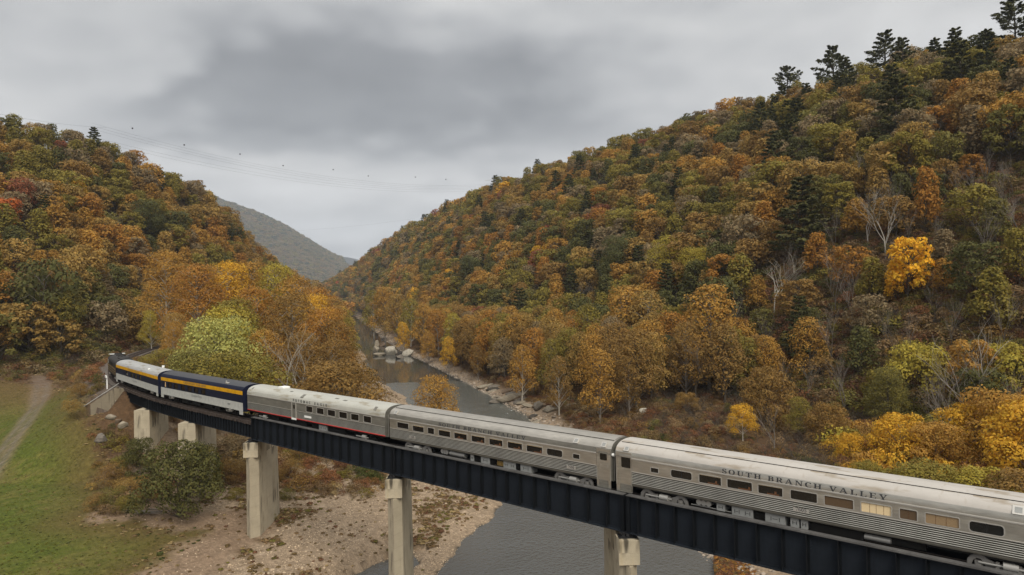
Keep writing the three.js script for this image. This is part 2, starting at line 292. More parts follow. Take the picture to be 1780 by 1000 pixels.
// the river and the pool
{
  const sheet = (w0, w1, material, label) => {
    const rows = []; for (let w = w0; w < w1; w += w < 140 ? 4 : w < 400 ? 8 : 20) rows.push(w); rows.push(w1);
    const pos = [], uv = [], idx = [], n = 24;
    rows.forEach((w, j) => { const a = bankA(w) - (w < 112 ? 34 : 5), b = bankB(w) + 6; for (let i = 0; i <= n; i++) { const x = lerp(a, b, i / n); pos.push(x, 0, -w - (w === 232 || w === 120 ? 9 * perlin.noise(x * 0.16, 3.3, w) : 0)); uv.push(x / 9, pos[pos.length - 1] / 9); const o = j * (n + 1) + i; if (i && j) idx.push(o - n - 2, o - n - 1, o, o - n - 2, o, o - 1); } });
    const g = new THREE.BufferGeometry(); g.setAttribute('position', new THREE.Float32BufferAttribute(pos, 3)); g.setAttribute('uv', new THREE.Float32BufferAttribute(uv, 2)); g.setIndex(idx); g.setAttribute('normal', new THREE.Float32BufferAttribute(pos.map((_, i) => (i % 3 === 1 ? 1 : 0)), 3));
    tag(part('river', g, material, scene), label, null, null, 'structure');
  };
  const waves = (fa, fb, s) => tex(1024, 1024, (u, v) => { const w = 0.03 * tileNoise(u, v, 6, 50.1 + s, 3); return 0.5 + 0.34 * tileNoise((u + w + 1) % 1, v, fa, 1.2 + s, 4) + 0.2 * tileNoise((u + v) % 1, (v + 1 + w) % 1, fb, 8.8 + s, 3); }, false);
  const riffle = waves(14, 26, 0), calm = waves(10, 24, 5);
  const white = tex(512, 512, (u, v) => { const k = smooth(0.26, 0.45, tileNoise(u, v, 26, 3.3, 3)) * smooth(-0.05, 0.25, tileNoise(u, v, 3, 9.1, 3)); return [0.33 + 0.6 * k, 0.34 + 0.6 * k, 0.325 + 0.6 * k]; }, true, [0.35, 0.2]);
  sheet(-120, 120, new THREE.MeshPhysicalMaterial({ color: rgb(0.075, 0.074, 0.068), roughness: 0.12, ior: 1.333, bumpMap: riffle, bumpScale: 0.28 }), 'rippled grey shallows of the river under the bridge');
  sheet(120, 232, new THREE.MeshPhysicalMaterial({ color: rgb(1, 1, 1), map: white, roughness: 0.14, ior: 1.333, bumpMap: riffle, bumpScale: 0.09 }), 'riffle of broken water beside the bedrock bank');
  sheet(232, 1700, new THREE.MeshPhysicalMaterial({ color: rgb(0.055, 0.056, 0.052), roughness: 0.05, ior: 1.333, bumpMap: calm, bumpScale: 0.007 }), 'smooth dark river winding up the wooded gorge');
}

// ───────────── hills ─────────────
function curve(points) { const c = new THREE.CatmullRomCurve3(points.map((p) => V(...p)), false, 'centripetal'); return (t) => c.getPoint(clamp(t)); }
function makeHill(name, label, foot, ridge, nt, nu, reach, bulge, color, rough, amp = 1) {
  const F = curve(foot), R = curve(ridge);
  const at = (t, u) => {
    const a = F(t), b = R(t), p = V(lerp(a.x, b.x, u), 0, lerp(a.z, b.z, u)), v = Math.min(u, 1);
    const prof = v + bulge * Math.sin(Math.PI * v);
    p.y = lerp(a.y, b.y, prof) - (u > 1 ? (u - 1) * 0.35 * (b.y - a.y) : 0);
    p.y += amp * (7 * fbm(p.x * 0.011, 4.4, p.z * 0.011, 3) * Math.sin(Math.PI * clamp(v)) + 1.6 * fbm(p.x * 0.06, 2.4, p.z * 0.06, 3) * smooth(0, 0.15, u)); return p;
  };
  const pos = [], col = [], uv = [], idx = [];
  for (let j = 0; j <= nu; j++) for (let i = 0; i <= nt; i++) {
    const p = at(i / nt, Math.max(0, (j - 1) / (nu - 1)) * reach); if (j === 0) p.y -= 16;
    const o = j * (nt + 1) + i, k = 1 + 0.5 * fbm(p.x * 0.07, 1.5, p.z * 0.07, 4), c = color(p, i / nt, j / nu * reach);
    pos.push(p.x, p.y, p.z); col.push(c[0] * k, c[1] * k, c[2] * k); uv.push(p.x / 6, (p.z + p.y) / 6);
    if (i && j) idx.push(o - nt - 2, o - nt - 1, o, o - nt - 2, o, o - 1);
  }
  const g = new THREE.BufferGeometry(); g.setAttribute('position', new THREE.Float32BufferAttribute(pos, 3)); g.setAttribute('color', new THREE.Float32BufferAttribute(col, 3)); g.setAttribute('uv', new THREE.Float32BufferAttribute(uv, 2)); g.setIndex(idx); g.computeVertexNormals();
  tag(part(name, g, rough, scene), label, null, null, 'structure');
  return at;
}
const litter = tex(512, 512, (u, v) => 0.72 + 0.5 * tileNoise(u, v, 12, 5.7, 5) + 0.2 * tileNoise(u, v, 60, 3.2, 2), true);
const hillMat = std({ vertexColors: true, map: litter, roughness: 1, bumpMap: litter, bumpScale: 0.5 });
const brown = (p) => mixc([0.15, 0.09, 0.044], [0.105, 0.09, 0.036], smooth(-0.2, 0.3, fbm(p.x * 0.03, 8, p.z * 0.03, 3)));
const eastHill = makeHill('far_bank_hill', 'steep wooded hill in autumn colour beyond the river',
  [[150, 2, 60], [112, 2, -10], [88, 2, -68], [68, 2, -112], [49, 2, -165], [36, 2, -205], [0, 2, -288], [-24, 2, -343], [-94, 2, -560], [-204, 2, -925], [-231, 2, -1010], [-295, 2, -1150], [-430, 2, -1400], [-575, 2, -1650]],
  [[390, 112, 90], [330, 112, -60], [262, 112, -160], [195, 114, -262], [159, 118, -312], [142, 116, -346], [115, 119, -392], [79, 116, -446], [4, 112, -560], [-70, 112, -760], [-152, 103, -950], [-252, 84, -1200], [-354, 58, -1450], [-424, 40, -1600]],
  200, 46, 1.5, 0.05, (p, t, u) => { const k = smooth(-190, -150, p.z) * smooth(0.7, 0.2, u); return mixc(brown(p), [0.15, 0.075, 0.042], k); }, hillMat);
const westHill = makeHill('near_bank_hill', 'steep wooded hill in autumn colour behind the locomotive',
  [[-330, 4, -20], [-225, 5, -70], [-172, 6, -128], [-137, 7, -164], [-119, 12, -194], [-126, 11, -228], [-129, 6, -280], [-134, 4, -340], [-140, 4, -400], [-160, 3, -480], [-182, 3, -560], [-216, 3, -705], [-262, 2, -900]],
  [[-520, 90, -140], [-430, 96, -200], [-330, 98, -260], [-260, 98, -290], [-225, 99, -302], [-213, 101, -322], [-202, 98, -348], [-190, 90, -382], [-197, 84, -450], [-204, 61, -540], [-212, 42, -640], [-226, 26, -800], [-265, 6, -960]],
  150, 40, 1.6, 0.04, (p) => brown(p), hillMat);
const peakAt = (px, py, d) => { const p = onDepth(px, py, d); return [p.x, p.y, p.z]; };
const below = (px, d, y) => { const p = onDepth(px, 500, d); return [p.x, y, p.z]; };
const hazyMat = std({ vertexColors: true, map: litter, roughness: 1, bumpMap: litter, bumpScale: 3 });
const farHill = makeHill('distant_mountain', 'long hazy mountain closing the valley',
  [below(200, 3300, 0), below(330, 3400, 0), below(430, 3500, 0), below(520, 3700, 0), below(580, 3900, 0), below(640, 4200, 0), below(740, 4700, 0)],
  [peakAt(150, 315, 4700), peakAt(300, 322, 4800), peakAt(380, 351, 4900), peakAt(440, 372, 5000), peakAt(500, 400, 5150), peakAt(560, 437, 5300), peakAt(613, 462, 5500), peakAt(680, 500, 5800)].slice(0, 8),
  80, 26, 1.3, 0.03, () => [0.085, 0.062, 0.034], hazyMat, 4);
makeHill('farthest_ridge', 'pale ridge at the end of the valley',
  [below(520, 7500, 0), below(640, 7500, 0), below(760, 7500, 0)], [peakAt(520, 432, 8300), peakAt(605, 446, 8300), peakAt(640, 452, 8300), peakAt(760, 448, 8300)], 40, 10, 1.2, 0.02, () => [0.08, 0.065, 0.04], hazyMat, 3);

// ───────────── the bridge ─────────────
const TURN = HEAD - Math.PI / 2;
const fonts = {};
for (const k of ['serif_bold', 'sans_bold', 'serif_regular']) fonts[k] = await new FontLoader().loadAsync('fonts/droid/droid_' + k + '.typeface.json');
const atS = (s, y) => { const p = FRONT.clone().addScaledVector(DIR, s); return [p.x, y, p.z]; };
function span(s0, s1, marks, label) {
  const L = s1 - s0, g = thing('girder_span', label, 'bridge span', atS(s0, GIRDER_TOP), TURN, null), D = 2.62, xs = marks.map((m) => m - s0);
  const rand = rng(Math.round(s0 * 10 + 900));
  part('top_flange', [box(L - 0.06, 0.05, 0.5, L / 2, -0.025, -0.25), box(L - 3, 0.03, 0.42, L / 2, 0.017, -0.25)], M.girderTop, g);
  part('bottom_flange', [box(L - 0.06, 0.06, 0.5, L / 2, -D + 0.03, -0.25), box(L - 0.1, 0.14, 0.03, L / 2, -D + 0.13, -0.225), box(L - 0.1, 0.14, 0.03, L / 2, -0.12, -0.225)], M.girder, g);
  const ends = [0.04, ...xs.slice(1, -1), L - 0.04];
  for (let i = 0; i + 1 < ends.length; i++) part('web_panel', box(ends[i + 1] - ends[i] - 0.004, D - 0.11, 0.03, (ends[i] + ends[i + 1]) / 2, -D / 2, -0.33 + (rand() - 0.5) * 0.006), M.girder, g);
  ends.forEach((x, i) => part('stiffener', [box(0.035, D - 0.14, 0.29, x, -D / 2, -0.168), box(0.15, D - 0.16, 0.022, x + 0.08, -D / 2, -0.30), ...(i === 0 || i === ends.length - 1 ? [box(0.24, D - 0.16, 0.024, x + (i ? -0.12 : 0.12), -D / 2, -0.07)] : [])], M.girderRibShade, g));
  const z = -3.85;
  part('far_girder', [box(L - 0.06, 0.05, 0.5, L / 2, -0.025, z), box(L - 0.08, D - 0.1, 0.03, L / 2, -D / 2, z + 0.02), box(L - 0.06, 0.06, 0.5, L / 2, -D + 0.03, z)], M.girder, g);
  const beams = []; for (let x = 0.6; x < L; x += 3.1) beams.push(box(0.25, 0.7, 3.3, x, -1.55, -2.05));
  part('floor_beams', beams, M.girder, g);
  part('deck', box(L, 0.12, 3.1, L / 2, RAIL - 0.42 - GIRDER_TOP, -2.05), M.tie, g);
  return g;
}
span(-24.76, -0.05, [-24.76, -23.65, -22.26, -20.7, -19.33, -17.87, -16.44, -15.07, -13.63, -12.24, -10.89, -9.49, -8.07, -6.72, -4.88, -3.12, -1.5, -0.05], 'black plate girder span between the middle pier and the pier standing in the river');
span(-50.3, -24.84, [-50.3, -49.19, -47.72, -46.3, -44.8, -43.31, -41.81, -40.42, -38.93, -37.44, -36.05, -34.52, -33.1, -31.66, -29.76, -28.02, -26.29, -24.84], 'black plate girder span above the gravel bar under the white-roofed coach');
span(0.12, 25.4, [0.12, 0.99, 2.39, 3.73, 5.07, 6.47, 7.81, 9.17, 10.68, 12.08, 13.79, 15.26, 16.7, 18.1, 19.6, 21.0, 22.4, 23.9, 25.4], 'nearest black plate girder span, under the last silver coach with the brown window shades');
// low deck girders of the curved approach
const S_PIER = [-50.6, -67.4, -83.6, S_ABUT];
const FLOOR = RAIL - 0.42, LOWD = 1.62;
['between the capped pier and the bush-covered pier', 'between the two flat-topped approach piers', 'reaching the wing-walled abutment'].forEach((where, k) => {
  const A = track(S_PIER[k + 1]).p, B = track(S_PIER[k]).p, d = V().subVectors(B, A), L = d.length() - 0.12, turn = Math.atan2(d.x, d.z) - Math.PI / 2;
  const g = thing('deck_span', 'low black deck girder span with open ties ' + where, 'bridge span', [A.x, FLOOR, A.z], turn);
  for (const z of [1.15, -1.15]) {
    part(z > 0 ? 'near_girder' : 'far_girder', [box(L, LOWD, 0.03, L / 2, -LOWD / 2, z), box(L, 0.04, 0.36, L / 2, -0.021, z), box(L, 0.04, 0.36, L / 2, -LOWD + 0.021, z)], M.girder, g);
  }
  const st = []; for (let x = 0.1; x < L; x += 0.72) st.push(box(0.09, LOWD - 0.1, 0.17, x, -LOWD / 2, 1.235));
  tag(part('stiffeners', st, M.girderRibShade, g), 'close-set vertical web stiffeners', null, null, 'stuff');
  for (const x of [0.3, L / 2, L - 0.3]) part('cross_brace', box(0.1, 0.9, 2.2, x, -0.8, 0), M.girder, g);
});
// track: ties and rails along the whole line
{
  const g = thing('railway_track', 'single track of rusty rails on timber ties crossing the bridge and curving into the woods', 'railway track');
  const rand = rng(77), ties = [], m = V();
  for (let s = 34; s > -372; s -= s > -100 ? 0.5 : 0.62) {
    const { p, a } = track(s), over = s < -50.6 && s > S_ABUT, L = over ? 2.95 + rand() * 0.3 : 2.6, b = box(0.24, 0.24, L, 0, 0, over ? (rand() - 0.5) * 0.16 : 0);
    b.rotateY(a - Math.PI / 2 + (rand() - 0.5) * 0.02); b.translate(p.x, RAIL - 0.29 + (rand() - 0.5) * 0.02, p.z); ties.push(b);
  }
  tag(part('ties', ties, M.tie, g), 'weathered timber cross ties', null, null, 'stuff');
  for (const z of [0.75, -0.75]) {
    const list = [];
    for (let s = 34; s > -372; s -= 3) {
      const A = track(s), B = track(s - 3), off = (q) => V(q.p.x - Math.cos(q.a) * z, RAIL - 0.085, q.p.z + Math.sin(q.a) * z), a = off(A), b = off(B), c = V().addVectors(a, b).multiplyScalar(0.5);
      list.push(box(0.075, 0.17, a.distanceTo(b) + 0.01, c.x, c.y, c.z).translate(-c.x, -c.y, -c.z).rotateY(Math.atan2(b.x - a.x, b.z - a.z)).translate(c.x, c.y, c.z));
    }
    part('rail', list, M.rail, g);
  }
  const bed = []; for (let s = S_ABUT - 1; s > -372; s -= 3) { const A = track(s), B = track(s - 3), c = V().addVectors(A.p, B.p).multiplyScalar(0.5); bed.push(box(4.2, 0.35, 3.4, 0, 0, 0).rotateY(A.a).translate(c.x, RAIL - 0.47, c.z)); }
  part('ballast_bed', bed, M.ballast, g);
  const guard = []; for (const z of [1.38]) for (let s = -51; s > S_ABUT; s -= 3) { const A = track(s), B = track(s - 3), off = (q) => V(q.p.x - Math.cos(q.a) * z, RAIL - 0.09, q.p.z + Math.sin(q.a) * z), a = off(A), b = off(B), c = V().addVectors(a, b).multiplyScalar(0.5); guard.push(box(0.16, 0.16, a.distanceTo(b) + 0.01).rotateY(Math.atan2(b.x - a.x, b.z - a.z)).translate(c.x, c.y, c.z)); }
  part('guard_timber', guard, M.tie, g);
}
function taper(plan, y0, y1, k) {                               // a prism over a plan outline, k wider at its foot
  const pos = [], uv = [], n = plan.length, zc = plan.reduce((a, p) => a + p[1], 0) / n;
  const lo = plan.map(([x, z]) => [x * k, zc + (z - zc) * (1 + (k - 1) * 0.5)]);
  const tri = (a, b, c, ua, ub, uc) => { pos.push(...a, ...b, ...c); uv.push(...ua, ...ub, ...uc); };
  let run = 0;
  for (let i = 0; i < n; i++) {
    const j = (i + 1) % n, A = [lo[i][0], y0, lo[i][1]], B = [lo[j][0], y0, lo[j][1]], C = [plan[j][0], y1, plan[j][1]], D = [plan[i][0], y1, plan[i][1]], w = Math.hypot(A[0] - B[0], A[2] - B[2]);
    tri(A, B, C, [run, y0], [run + w, y0], [run + w, y1]); tri(A, C, D, [run, y0], [run + w, y1], [run, y1]); run += w + 1.7;
    if (i && j) tri([plan[0][0], y1, plan[0][1]], [plan[i][0], y1, plan[i][1]], [plan[j][0], y1, plan[j][1]], [plan[0][0], plan[0][1]], [plan[i][0], plan[i][1]], [plan[j][0], plan[j][1]]);
  }
  const g = new THREE.BufferGeometry(); g.setAttribute('position', new THREE.Float32BufferAttribute(pos, 3)); g.setAttribute('uv', new THREE.Float32BufferAttribute(uv, 2)); g.computeVertexNormals(); return g;
}
// the piers stand along the river's flow, askew to the bridge: local z is the flow
[[-50.45, 'tall grey pier with a square cap at the edge of the gravel bar', 0.2, 1.7], [-24.8, 'tall stained pier with a square cap standing beside the shallow pool', -3, 1.55], [0.03, 'pier with a square cap rising from the open river', -3, 1.45], [25.45, 'pier on the far bank under the end of the nearest span', -3, 1.5]].forEach(([s, label, y0, W]) => {
  const top = GIRDER_TOP - 2.62 - 0.33, q = FRONT.clone().addScaledVector(DIR, s).addScaledVector(NRM, -0.27), g = thing('bridge_pier', label, 'bridge pier', [q.x, 0, q.z], 0.02), k = W * 0.42;
  part('shaft', taper([[-k, 0.15], [0, 1.15], [k, 0.15], [k, -6.7], [0, -7.6], [-k, -6.7]], y0, top - 1.72, 1.12), M.concrete, g);
  part('wall', taper([[-k, -0.82], [k, -0.82], [k, -6.6], [-k, -6.6]], top - 1.74, top + 0.01, 1.0), M.concrete, g);
  part('cap', rbox(W, 1.7, 1.6, 0.03, 0, top - 0.85, 0), M.concrete, g);
  for (const z of [0, -4.7]) {
    const b = part('bearing', [box(1.25, 0.07, 0.85, 0, top + 0.035, z), box(0.95, 0.05, 0.6, 0, top + 0.095, z), cyl(0.11, 0.11, 0.8, 10, 0, top + 0.22, z, 'z')], M.bearing, g);
    for (const x of [-0.28, 0.28]) part('rocker', [box(0.2, 0.3, 0.55, x, top + 0.21, z), box(0.4, 0.08, 0.55, x, top + 0.29, z)], M.bearing, b);
  }
});
[[S_PIER[1], 'flat-topped concrete pier rising behind the dark green bush', -45.0, -91.2, 6.6], [S_PIER[2], 'flat-topped streaked concrete pier, the nearest to the abutment', -57.1, -102.4, 5.8]].forEach(([s, label, x0, z0, len]) => {
  const top = FLOOR - LOWD - 0.03, g = thing('bridge_pier', label, 'bridge pier', [x0 + 1.15, 0, z0], 0.02);
  part('shaft', taper([[-1.15, 0], [1.15, 0], [1.15, -len], [-1.15, -len]], 1, top, 1.04), M.concrete, g);
  const t = track(s); for (const w of [1.15, -1.15]) { const p = t.p.clone().add(V(-Math.cos(t.a) * w, 0, Math.sin(t.a) * w)); part('bearing', box(1.2, 0.06, 0.5, p.x - x0 - 1.15, top + 0.031, p.z - z0), M.bearing, g); }
});
{
  const { p, a } = track(S_ABUT), g = thing('bridge_abutment', 'concrete abutment with a sloping wing wall at the end of the bridge', 'abutment', [p.x, 0, p.z], 0), top = FLOOR - LOWD, turned = (h) => h.rotateY(a - Math.PI / 2);
  part('bridge_seat', [turned(box(1.3, 9, 5.4, -0.1, top - 4.5, 0.1)), turned(box(0.5, LOWD + 0.25, 5.4, -0.62, top + (LOWD + 0.25) / 2, 0.1))], M.concreteDark, g);
  const L = WLEN, sh = new THREE.Shape([[0, WING0.y], [L, WING1.y], [L, WING1.y - 6], [0, WING0.y - 8]].map(([x, y]) => new THREE.Vector2(x, y)));
  const w = new THREE.ExtrudeGeometry(sh, { depth: 0.55, bevelEnabled: true, bevelSize: 0.03, bevelThickness: 0.03, bevelSegments: 1 });
  w.rotateY(-Math.atan2(WDZ, WDX)); w.translate(WING0.x - p.x, 0, WING0.z - p.z); part('wing_wall', w, M.concreteDark, g);
  const P = (d, y) => V(WING0.x - p.x + WDX * d, lerp(WING0.y, WING1.y, d / L) + y, WING0.z - p.z + WDZ * d + 0.2);
  for (const [u, v] of [[-0.5, L * 0.45], [L * 0.45, L * 1.25]]) part('pipe_rail', bar(P(u, 0.35), P(v, 0.3), 0.06, 0.06, 6), M.paleGrey, g);
}
{
  const q = track(-102.5), n = V(-Math.cos(q.a), 0, Math.sin(q.a)), p = q.p.clone().addScaledVector(n, 3.1), g = thing('trackside_post', 'white trackside post with a flat crosspiece beside the blue coach end', 'post', [p.x, RAIL - 1.5, p.z], q.a - Math.PI / 2);
  part('post', box(0.16, 2.9, 0.16, 0, 1.45, 0), M.white, g); part('crosspiece', box(1.5, 0.34, 0.14, -0.2, 3.0, 0.1), M.white, g);
}

// ───────────── the train ─────────────
function strip(pts, x0, x1, flat = false) {                      // sheet along x over a (z, y) outline, uv in metres
  const pos = [], nor = [], uv = []; let s = 0;
  const N = pts.map((p, i) => { const a = pts[Math.max(0, i - 1)], b = pts[Math.min(pts.length - 1, i + 1)], dz = b[0] - a[0], dy = b[1] - a[1], l = Math.hypot(dz, dy) || 1; return [dy / l, -dz / l]; });
  for (let i = 0; i + 1 < pts.length; i++) {
    const a = pts[i], b = pts[i + 1], l = Math.hypot(b[0] - a[0], b[1] - a[1]), f = [(b[1] - a[1]) / l, -(b[0] - a[0]) / l], na = flat ? f : N[i], nb = flat ? f : N[i + 1];
    const v = [[x0, a, na, s], [x1, a, na, s], [x1, b, nb, s + l], [x0, b, nb, s + l]];
    for (const k of [0, 1, 2, 0, 2, 3]) { const [x, p, n, t] = v[k]; pos.push(x, p[1], p[0]); nor.push(0, n[1], n[0]); uv.push(x, t); }
    s += l;
  }
  const g = new THREE.BufferGeometry(); g.setAttribute('position', new THREE.Float32BufferAttribute(pos, 3)); g.setAttribute('normal', new THREE.Float32BufferAttribute(nor, 3)); g.setAttribute('uv', new THREE.Float32BufferAttribute(uv, 2)); return g;
}
const mirrored = (pts) => pts.map(([z, y]) => [-z, y]).reverse();
const ROOF = [[1.50, 3.16], [1.50, 3.22], [1.487, 3.38], [1.45, 3.55], [1.37, 3.71], [1.22, 3.86], [1.0, 3.975], [0.72, 4.065], [0.4, 4.115], [0, 4.13]];
function flutes(y0, y1, n, z = 1.5, depth = 0.075) { const out = [], F = [[0.36, 0], [0.37, 0.7], [0.5, 0.97], [0.66, 1], [0.84, 0.93], [0.97, 0.66], [0.98, 0]]; for (let i = 0; i < n; i++) out.push(F.map(([t, q]) => [z - depth + depth * q, y0 + (y1 - y0) * (i + t) / n])); return out; }
const rounded = (x0, x1, y0, y1, r, path = new THREE.Path()) => { path.moveTo(x0 + r, y0); path.lineTo(x1 - r, y0); path.absarc(x1 - r, y0 + r, r, -Math.PI / 2, 0); path.lineTo(x1, y1 - r); path.absarc(x1 - r, y1 - r, r, 0, Math.PI / 2); path.lineTo(x0 + r, y1); path.absarc(x0 + r, y1 - r, r, Math.PI / 2, Math.PI); path.lineTo(x0, y0 + r); path.absarc(x0 + r, y0 + r, r, Math.PI, Math.PI * 1.5); return path; };
function panel(x0, x1, y0, y1, holes, depth, z) {                // a side sheet with window openings
  const s = new THREE.Shape([[x0, y0], [x1, y0], [x1, y1], [x0, y1]].map(([x, y]) => new THREE.Vector2(x, y)));
  for (const h of holes) s.holes.push(rounded(...h));
  const g = new THREE.ExtrudeGeometry(s, { depth, bevelEnabled: false, curveSegments: 3 }); g.translate(0, 0, z - depth); return g;
}
function frame(x0, x1, y0, y1, r, w, depth, z) { const s = rounded(x0 - w, x1 + w, y0 - w, y1 + w, r + w, new THREE.Shape()); s.holes.push(rounded(x0, x1, y0, y1, r)); const g = new THREE.ExtrudeGeometry(s, { depth, bevelEnabled: false, curveSegments: 3 }); g.translate(0, 0, z); return g; }
function writing(text, font, x0, x1, height, where, gap = 0) {   // letters bent onto a side: where(v) gives [z, y] at height v
  const list = []; let x = 0;
  for (const ch of text) {
    if (ch === ' ') { x += 0.45 + gap; continue; }
    const g = new THREE.ShapeGeometry(fonts[font].generateShapes(ch, 1), 4); g.computeBoundingBox(); const b = g.boundingBox; g.translate(x - b.min.x, 0, 0); x += b.max.x - b.min.x + 0.13 + gap; list.push(g);
  }
  const g = merge(list), p = g.attributes.position, k = (x1 - x0) / (x - 0.13 - gap), cap = 0.72;
  for (let i = 0; i < p.count; i++) { const [z, y] = where(p.getY(i) / cap * height); p.setXYZ(i, x0 + p.getX(i) * k, y, z); }
  g.computeVertexNormals(); return g;
}
function along(pts, off = 0.008) { return (v) => { let s = v; for (let i = 0; i + 1 < pts.length; i++) { const a = pts[i], b = pts[i + 1], l = Math.hypot(b[0] - a[0], b[1] - a[1]); if (s <= l || i === pts.length - 2) { const t = s / l; return [lerp(a[0], b[0], t) + off * (b[1] - a[1]) / l, lerp(a[1], b[1], t) - off * (b[0] - a[0]) / l]; } s -= l; } }; }
function endWall(pts, x, th) { const s = new THREE.Shape([...pts, ...mirrored(pts)].map(([z, y]) => new THREE.Vector2(z, y))); const g = new THREE.ExtrudeGeometry(s, { depth: th, bevelEnabled: false }); g.rotateY(Math.PI / 2); g.translate(x, 0, 0); return g; }
function car(name, label, sA, sB, group) {                       // a Group whose x runs along the car, its middle at x = 0, rail top at y = 0
  const mid = (sA + sB) / 2, L = sB - sA, A = track(mid - 9).p, B = track(mid + 9).p, d = V().subVectors(B, A), c = V().addVectors(A, B).multiplyScalar(0.5);
  const g = thing(name, label, 'railway car', [c.x, RAIL, c.z], Math.atan2(d.x, d.z) - Math.PI / 2, group); g.userData.label = label; return [g, L / 2];
}
const wheelGeo = merge([cyl(0.45, 0.45, 0.11, 22, 0, 0, 0, 'z'), cyl(0.49, 0.49, 0.03, 22, 0, 0, -0.06, 'z'), cyl(0.13, 0.13, 0.16, 10, 0, 0, 0.02, 'z')]);
function truck(x, g, mat) {
  const side = (z) => {
    const s = new THREE.Shape(); s.moveTo(-1.75, 0.42); s.lineTo(-1.72, 0.62); s.bezierCurveTo(-1.5, 0.92, -1.1, 0.92, -0.85, 0.72); s.lineTo(-0.5, 0.62); s.lineTo(0.5, 0.62); s.lineTo(0.85, 0.72); s.bezierCurveTo(1.1, 0.92, 1.5, 0.92, 1.72, 0.62); s.lineTo(1.75, 0.42); s.lineTo(1.6, 0.40); s.bezierCurveTo(1.5, 0.86, 1.0, 0.86, 0.9, 0.36); s.lineTo(0.6, 0.42); s.lineTo(-0.6, 0.42); s.lineTo(-0.9, 0.36); s.bezierCurveTo(-1.0, 0.86, -1.5, 0.86, -1.6, 0.40);
    const e = new THREE.ExtrudeGeometry(s, { depth: 0.12, bevelEnabled: true, bevelSize: 0.02, bevelThickness: 0.02, bevelSegments: 1, curveSegments: 5 }); e.translate(x, 0, z); return e;
  };
  const t = part('truck', [side(1.06), side(-1.18), box(0.5, 0.3, 2.3, x, 0.6, 0), box(2.0, 0.1, 0.12, x, 0.38, 1.2), box(0.16, 0.34, 0.16, x - 0.45, 0.55, 1.22), box(0.16, 0.34, 0.16, x + 0.45, 0.55, 1.22)], mat, g);
  for (const dx of [-1.25, 1.25]) {
    for (const z of [0.78, -0.78]) { const w = part('wheel', wheelGeo, M.under, t); w.position.set(x + dx, 0.4, z); w.scale.y = 1 / 1.3; if (z < 0) w.rotation.y = Math.PI; }
    part('axle_box', [box(0.34, 0.34, 0.16, x + dx, 0.47, 1.14), cyl(0.13, 0.13, 0.08, 10, x + dx, 0.47, 1.25, 'z')], mat, t);
  }
  part('brake_cylinder', [cyl(0.16, 0.16, 0.62, 12, x + 0.1, 0.62, 1.3, 'x'), cyl(0.05, 0.05, 1.9, 6, x - 0.3, 0.6, 1.28, 'x'), cyl(0.035, 0.035, 1.2, 6, x - 0.6, 0.45, 1.3, 'x')], M.tank, t);
  t.scale.y = 1.3;
}
function window_(g, x0, x1, y0, y1, o = {}) {
  const z = o.z ?? 1.5, f = part('window', frame(x0, x1, y0, y1, o.r ?? 0.05, o.w ?? 0.05, 0.035, z - 0.022), o.frame ?? M.trim, g);
  part('pane', box(x1 - x0 + 0.06, y1 - y0 + 0.06, 0.012, (x0 + x1) / 2, (y0 + y1) / 2, z - 0.046), o.pane ?? M.glass, f);
  if (o.split) part('mullion', box(0.03, y1 - y0 + 0.02, 0.03, (x0 + x1) / 2, (y0 + y1) / 2, z - 0.025), M.black, f);
  if (o.blind) part('blind', box(x1 - x0 + 0.02, o.blind, 0.012, (x0 + x1) / 2, y1 - o.blind / 2 + 0.01, z - 0.032), M.blind, f);
  if (o.table) part('table', [box((x1 - x0) * 0.5, 0.07, 0.012, (x0 + x1) / 2 + o.table, y0 + 0.045, z - 0.031), box(0.12, 0.2, 0.012, (x0 + x1) / 2 + o.table * 2, y0 + 0.13, z - 0.031)], M.wood, f);
  if (o.seams) part('shade_seams', o.seams.map((q) => box(0.012, y1 - y0, 0.008, lerp(x0, x1, q), (y0 + y1) / 2, z - 0.036)), M.wood, f);
  return f;
}
const HALF_ROOF = ROOF.slice(3);
